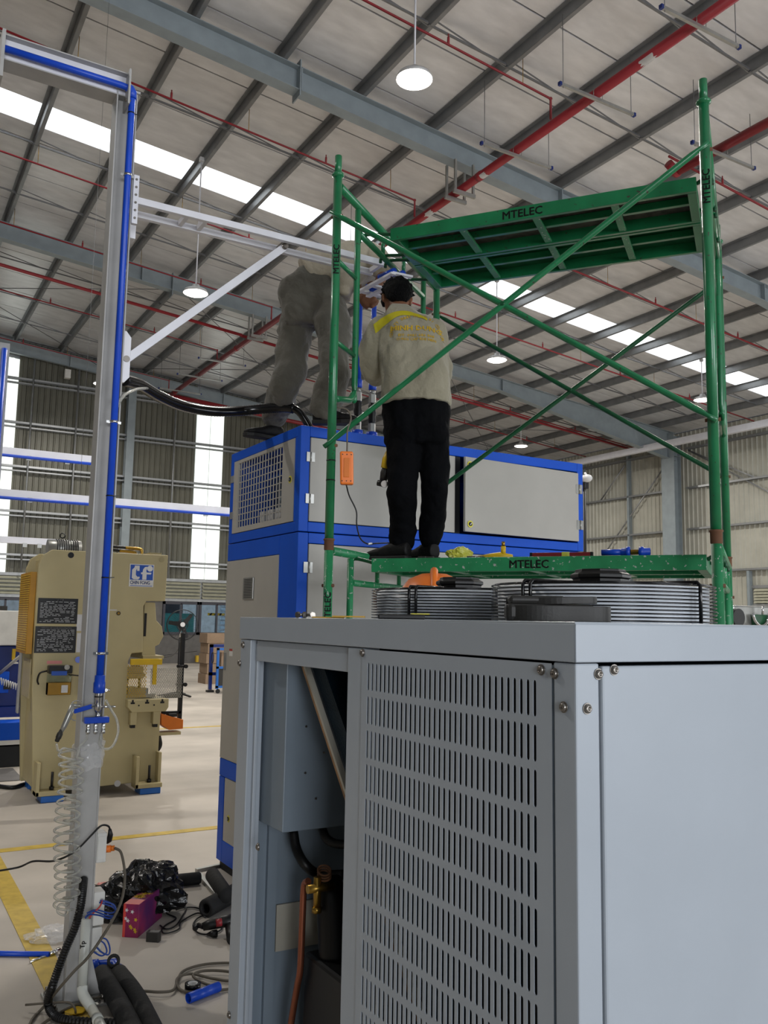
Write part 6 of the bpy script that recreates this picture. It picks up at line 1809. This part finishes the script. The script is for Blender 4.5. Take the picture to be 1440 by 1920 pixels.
def shoe(name, heel, toe, parent, label=None, s=1.0):
    h, t_ = V(heel), V(toe); d = (t_ - h); d.z = 0; L = d.length; d.normalize(); w_ = V((-d.y, d.x, 0))
    base = h.copy()
    mb = MB()
    rings = []
    for u, hw, hh, zc in ((-.02, .02, .02, .03), (0, .034, .04, .042), (.25, .036, .046, .048), (.42, .036, .040, .042), (.62, .044, .030, .032), (.82, .045, .024, .026), (.96, .034, .018, .022), (1.02, .014, .010, .018)):
        rings.append((base + d * L * u + ZA * (zc + .012), w_ * hw * s, ZA * hh))
    loft(mb, rings, 16)
    o = remesh(mb, .007, name, 'shoe', parent, 2)
    sole = MB(); pts = []
    prof = [(-.03, .02), (0, .036), (.3, .036), (.45, .034), (.65, .047), (.85, .046), (1.0, .03), (1.04, .012)]
    poly = [(L * u, hw) for u, hw in prof] + [(L * u, -hw) for u, hw in reversed(prof)]
    sole.prism(poly, base, d, w_, ZA, .024)
    sole.build('sole', 'rubber', o, .003)
    lc = MB()
    for k in range(3):
        c = base + d * L * (.42 + .07 * k) + ZA * (.088 - .012 * k)
        lc.tube([c - w_ * .022, c + ZA * .004, c + w_ * .022], .002, 5)
    lc.build('laces', 'black', o)
    if label: o['label'] = label
    return o

# ---------------- first worker, standing on the low deck, back to the camera
tb = 4.50
side = rt.copy(); side.z = 0; side.normalize(); dep = V((-side.y, side.x, 0))
J = at
m1 = thing('person', 'worker seen from behind in khaki lettered jacket and black trousers, standing on the low deck', 'person', SP(.6, .45, 2.0))
PXM = tb / FPX
feetz = 2.0
hl, hr = J(757, 800, tb), J(806, 800, tb + .0)
al, ar = J(750, 1012, tb - .02), J(805, 1010, tb + .03)
kl, kr = J(754, 905, tb - .07), J(816, 900, tb - .02)
nk, hd = J(750, 588, tb + .16), J(744, 563, tb + .24)
shl, shr = J(716, 618, tb + .12), J(813, 618, tb + .10)
ell, elr = J(699, 690, tb + .16), J(823, 700, tb + .22)
wrl, wrr = J(712, 690, tb + .43), J(776, 680, tb + .46)
body = MB()
facing = (dep * 1.0 - side * .18 - ZA * .95).normalized(); upv = (ZA + dep * .9).normalized()
head_blobs(body, hd, facing, upv, .98)
limb(body, [J(750, 612, tb + .12), nk, hd - upv * .03], [.058, .052, .052])
loft(body, [(J(782, 790, tb), side * .13, dep * .09), (J(778, 730, tb + .02), side * .12, dep * .08), (J(770, 660, tb + .06), side * .135, dep * .085), (J(764, 620, tb + .12), side * .14, dep * .08), (J(756, 602, tb + .14), side * .08, dep * .06)])
for a, b, c in ((shl, ell, wrl), (shr, elr, wrr)):
    limb(body, [a, b, c], [.045, .036, .027])
for a, b, c in ((hl, kl, al), (hr, kr, ar)):
    limb(body, [a, b, c], [.065, .048, .038])
hand(body, wrl, (dep + ZA * .5), (side), -1, .9)
hand(body, wrr, (dep * 1 - side * .3 + ZA * .4), (-side), 1, .9)
bo = remesh(body, .0062, 'body', 'skin', m1, 2)
eyes(hd, facing, upv, m1)
# hair
r_, f_, u_ = basis(facing, upv)
hm = MB()
def HE(dx, dy, dz, rx, ry, rz):
    m = MB().sphere((0, 0, 0), 1, n=18)
    hm.add([hd + (r_ * (dx + p[0] * rx) + f_ * (dy + p[1] * ry) + u_ * (dz + p[2] * rz)) for p in m.v], m.f, True)
HE(0, -.020, .046, .084, .092, .080); HE(0, -.056, -.012, .076, .058, .082); HE(.0, .055, .088, .066, .04, .034); HE(0, -.082, -.030, .060, .034, .050); HE(0, -.050, -.045, .064, .045, .050)
for sg in (-1, 1): HE(sg * .062, .018, .024, .022, .04, .04)
random.seed(11)
for k in range(46):
    a = random.uniform(0, 2 * PI); e_ = random.uniform(-.2, 1.1)
    d_ = (r_ * math.cos(a) * math.cos(e_) + f_ * math.sin(a) * math.cos(e_) * 1.1 + u_ * math.sin(e_)).normalized()
    p = hd + u_ * .04 - f_ * .018 + d_ * .080
    if d_.dot(f_) > .75: continue
    hm.tube([p - d_ * .012, p + (d_ + u_ * .5) * .010, p + (d_ + u_ * .9 + f_ * .4) * .020], [.009, .007, .002], 6)
remesh(hm, .0058, 'hair', 'hair', m1, 1, .004, 3, 60, 1)
# trousers
tr = MB()
loft(tr, [(J(779, 748, tb + .01), side * .165, dep * .115), (J(780, 775, tb), side * .172, dep * .13), (J(781, 805, tb), side * .174, dep * .135), (J(781, 835, tb), side * .165, dep * .11)])
limb(tr, [hl - ZA * .02, J(757, 850, tb - .03), kl, J(755, 960, tb - .03), J(754, 1013, tb)], [.088, .086, .076, .069, .066], 18)
limb(tr, [hr - ZA * .02, J(812, 850, tb), kr, J(813, 960, tb + .01), J(806, 1008, tb + .03)], [.088, .082, .072, .066, .062], 18)
remesh(tr, .009, 'trousers', 'black_cloth', m1, 3, .014, 2, 10, .8)
# jacket
jk = MB()
loft(jk, [(J(780, 760, tb), side * .176, dep * .14), (J(779, 742, tb), side * .182, dep * .145), (J(777, 700, tb + .02), side * .176, dep * .135), (J(773, 655, tb + .06), side * .172, dep * .125), (J(767, 620, tb + .10), side * .160, dep * .12), (J(762, 600, tb + .13), side * .128, dep * .105), (J(756, 588, tb + .15), side * .085, dep * .085), (J(752, 579, tb + .17), side * .062, dep * .068)])
limb(jk, [shl + V((0, 0, -.01)), J(703, 650, tb + .13), ell, J(706, 706, tb + .24), (ell * .25 + wrl * .75) - ZA * .01], [.076, .074, .066, .058, .047], 18)
limb(jk, [shr + V((0, 0, -.01)), J(820, 660, tb + .15), elr, (elr + wrr) / 2, (elr * .25 + wrr * .75)], [.070, .064, .060, .056, .046], 18)
jo = remesh(jk, .008, 'jacket', 'khaki', m1, 3, .017, 7, 9, .55)
# yellow yoke and collar conform to the jacket by shrinking along the view of the back
dg = bpy.context.evaluated_depsgraph_get()
from mathutils.bvhtree import BVHTree
bv = BVHTree.FromPolygons([v_.co.copy() for v_ in jo.data.vertices], [tuple(p.vertices) for p in jo.data.polygons])
def conform(o, off=.0022, name=None):
    """lay a flat mesh onto the cloth of the back along the back's own normal direction"""
    n_ = -dep
    for v_ in o.data.vertices:
        src = v_.co + n_ * .6
        hit = bv.ray_cast(src, dep)
        if hit[0] is not None: v_.co = hit[0] + n_ * off
    return o
def backpoly(name, pts, m, n=12):
    """grid strip between an upper and a lower polyline given on the back"""
    up_, lo_ = pts; vs = []; fs = []
    U, L_ = curve_pts([J(x, y, tb) for x, y in up_], n), curve_pts([J(x, y, tb) for x, y in lo_], n)
    k = min(len(U), len(L_)); R_ = 6
    for i in range(k):
        for j in range(R_ + 1): vs.append(U[i].lerp(L_[i], j / R_))
    for i in range(k - 1):
        for j in range(R_): fs.append((i * (R_ + 1) + j, i * (R_ + 1) + j + 1, (i + 1) * (R_ + 1) + j + 1, (i + 1) * (R_ + 1) + j))
    mb = MB(); mb.add(vs, fs, True); o = mb.build(name, m, None); conform(o, .0035); put(o, jo); return o
yo = backpoly('yoke', (((700, 602), (722, 586), (752, 578), (784, 584), (802, 596)), ((704, 620), (728, 603), (752, 590), (784, 592), (801, 601))), 'yellow_cloth')
# printing on the back
def backtext(body_, size, px, py, m='gold_print', wd=1, bold=.03, ang=0):
    cu = bpy.data.curves.new('t', 'FONT'); cu.body = body_; cu.size = size; cu.align_x = 'CENTER'; cu.resolution_u = 1
    o = bpy.data.objects.new('t', cu); col.objects.link(o)
    dg = bpy.context.evaluated_depsgraph_get(); me = bpy.data.meshes.new_from_object(o.evaluated_get(dg)); bpy.data.objects.remove(o)
    bm = bmesh.new()
    for dx, dy in ((-bold, 0), (bold, 0), (0, bold * .8), (0, -bold * .8)):
        k = len(bm.verts); bm.from_mesh(me); bm.verts.ensure_lookup_table()
        for v_ in bm.verts[k:]: v_.co += V((dx * size, dy * size, 0))
    bmesh.ops.triangulate(bm, faces=bm.faces); bmesh.ops.subdivide_edges(bm, edges=[e for e in bm.edges if e.calc_length() > size * .3], cuts=1); bm.to_mesh(me); bm.free()
    sx_ = (side * math.cos(ang) + ZA * math.sin(ang)); sy_ = (ZA * math.cos(ang) - side * math.sin(ang))
    M = Matrix((sx_ * wd, sy_, dep * -1)).transposed().to_4x4(); M.translation = J(px, py, tb)
    me.transform(M); me.materials.clear(); me.materials.append(MATS[m])
    o = bpy.data.objects.new('lettering', me); col.objects.link(o); conform(o, .0035); put(o, jo); return o
backtext('MINH DUNG', .040, 780, 624, wd=1.15, bold=.035)
backtext('ĐT: 0981 686 868', .021, 780, 637, wd=1.2, bold=.02)
backtext('CUNG CAP KHI NEN', .021, 780, 645, wd=1.05, bold=.02)
arc = 'CONG TY TNHH THIET BI CO DIEN'
for i, chh in enumerate(arc):
    if chh == ' ': continue
    th = PI * (1.0 - (i + .5) / len(arc)) * 1.0
    cx_, cy_, R_ = 782, 636, 46
    backtext(chh, .024, cx_ + R_ * math.cos(th), cy_ - R_ * math.sin(th) * .92, ang=th - PI / 2, bold=.02)
for ank, name_l, d_ in ((al, 'left shoe', (-side * .85 + dep * .5)), (ar, 'right shoe', (-side * .55 + dep * .8))):
    b = V((ank.x, ank.y, 2.002)); d_ = d_.normalized()
    shoe('shoe', b - d_ * .05, b + d_ * .19, m1)
# grinder hanging at his side
t = thing('power_drill', 'yellow and grey angle drill hanging left of the black trouser leg', 'tool', J(722, 885, tb - .1))
MB().tube([J(733, 845, tb + .0), J(725, 862, tb), J(721, 878, tb)], [.022, .024, .02], 12).build('grip', 'yellow', t)
MB().tube([J(727, 868, tb + .01), J(722, 888, tb + .01), J(718, 902, tb + .01)], [.02, .026, .018], 12).build('body', 'dark_tool', t)
MB().tube([J(708, 905, tb), J(722, 908, tb - .01)], .016, 12).build('head', 'black', t)
MB().disc(J(721, 908, tb - .03), (-dep), .018, .012).build('chuck', 'steel', t)
MB().tube([J(733, 845, tb + .02), J(742, 830, tb + .05)], .006, 8).build('strap', 'black', t)

# ---------------- second worker, bending over on top of the blue machine
t2 = 5.45
m2 = thing('person', 'worker in grey cargo trousers and pale shirt bending over on top of the blue machine', 'person', (2.4, 5.1, BZT))
zt = BZT
la, ra = V((2.27, 5.33, zt + .09)), V((2.55, 4.98, zt + .09))
la = J(514, 785, (la - CAM).dot(fw)); ra = J(607, 772, 5.35)
hl2, hr2 = J(562, 560, t2 + .15), J(612, 565, t2)
kl2, kr2 = J(545, 680, t2 + .12), J(628, 690, t2 - .12)
s0, s1, s2, s3 = J(585, 530, t2 + .05), J(622, 505, t2 + .08), J(665, 493, t2 + .12), J(702, 488, t2 + .14)
hd2 = J(700, 528, t2 + .30)
arm_a = (J(706, 484, t2 + .0), J(718, 512, t2 - .05), J(700, 548, 5.36))
arm_b = (J(690, 500, t2 + .28), J(668, 530, t2 + .22), J(678, 556, 5.40))
b2 = MB()
fac2 = (-ZA * 1.0 + dep * .1 + side * .2).normalized(); up2 = (side * .9 + dep * .3 - ZA * .1).normalized()
head_blobs(b2, hd2, fac2, up2, .95)
limb(b2, [s3, (s3 + hd2) / 2, hd2 - up2 * .02], [.055, .052, .05])
ax_ = (s3 - s0).normalized(); upd = (ZA - ax_ * ax_.z).normalized(); dpd = ax_.cross(upd).normalized()
loft(b2, [(s0 + ax_ * .08, upd * .08, dpd * .10), (s1, upd * .11, dpd * .13), (s2, upd * .11, dpd * .15), (s3, upd * .09, dpd * .14), (s3 + ax_ * .04, upd * .05, dpd * .08)])
for a in (arm_a, arm_b): limb(b2, a, [.045, .036, .026])
for a in ((hl2, kl2, la), (hr2, kr2, ra)): limb(b2, a, [.065, .05, .038])
hand(b2, arm_a[2], (-ZA * .6 - side * .5 + dep * .3), (dep - side * .2), 1, 1.1, .88)
hand(b2, arm_b[2], (-ZA * .5 + side * .7), (dep * -.6 + side * .3), -1, 1.1, .88)
remesh(b2, .0066, 'body', 'skin', m2, 2)
eyes(hd2, fac2, up2, m2)
hm = MB(); r_, f_, u_ = basis(fac2, up2); hd = hd2
HE(0, -.020, .046, .082, .090, .078); HE(0, -.052, .0, .072, .056, .072)
remesh(hm, .007, 'hair', 'hair', m2, 1, .004, 5, 60, 1)
tr = MB()
loft(tr, [(J(592, 500, t2 + .09), side * .10 + ZA * .05, dep * .11), (J(585, 514, t2 + .08), side * .15 + ZA * .04, dep * .13), (J(583, 535, t2 + .06), side * .19, dep * .15), (J(584, 562, t2 + .06), side * .215, dep * .155), (J(588, 590, t2 + .05), side * .20, dep * .13), (J(590, 612, t2 + .05), side * .17, dep * .10)])
limb(tr, [hl2, J(556, 610, t2 + .14), kl2, J(533, 730, t2 + .12), la - side * .0 + ZA * .03], [.115, .108, .102, .098, .092], 20)
limb(tr, [hr2, J(622, 615, t2 - .05), kr2, J(618, 735, t2 - .1), ra + ZA * .03], [.115, .105, .095, .092, .092], 20)
remesh(tr, .010, 'trousers', 'grey_trouser', m2, 3, .022, 4, 8, .9)
# cargo pocket
pc = J(650, 600, t2 - .02)
sh = MB()
loft(sh, [(J(572, 520, t2 + .08), upd * .12 , dpd * .15), (J(598, 508, t2 + .08), upd * .13, dpd * .17), (s1, upd * .14, dpd * .175), (J(645, 505, t2 + .1), upd * .15, dpd * .18), (s2, upd * .13, dpd * .18), (s3, upd * .105, dpd * .17), (s3 + ax_ * .05, upd * .06, dpd * .09)])
loft(sh, [(J(640, 505, t2 + .05), side * .08, dep * .14), (J(640, 535, t2 + .03), side * .08, dep * .13), (J(646, 560, t2 + .02), side * .035, dep * .10)])
limb(sh, [arm_a[0], J(716, 496, t2 - .02), (arm_a[0] + arm_a[1] * 2) / 3], [.078, .074, .066], 16)
limb(sh, [arm_b[0], (arm_b[0] + arm_b[1]) / 2, (arm_b[0] + arm_b[1] * 2) / 3], [.075, .07, .064], 16)
remesh(sh, .009, 'shirt', 'khaki_light', m2, 3, .012, 9, 8, .8)
for ank, d_ in ((la, (-side * .75 - dep * .55)), (ra, (side * .95 - dep * .1))):
    b = V((ank.x, ank.y, zt + .001)); d_ = d_.normalized()
    shoe('shoe', b - d_ * .06, b + d_ * .21, m2, s=1.1)
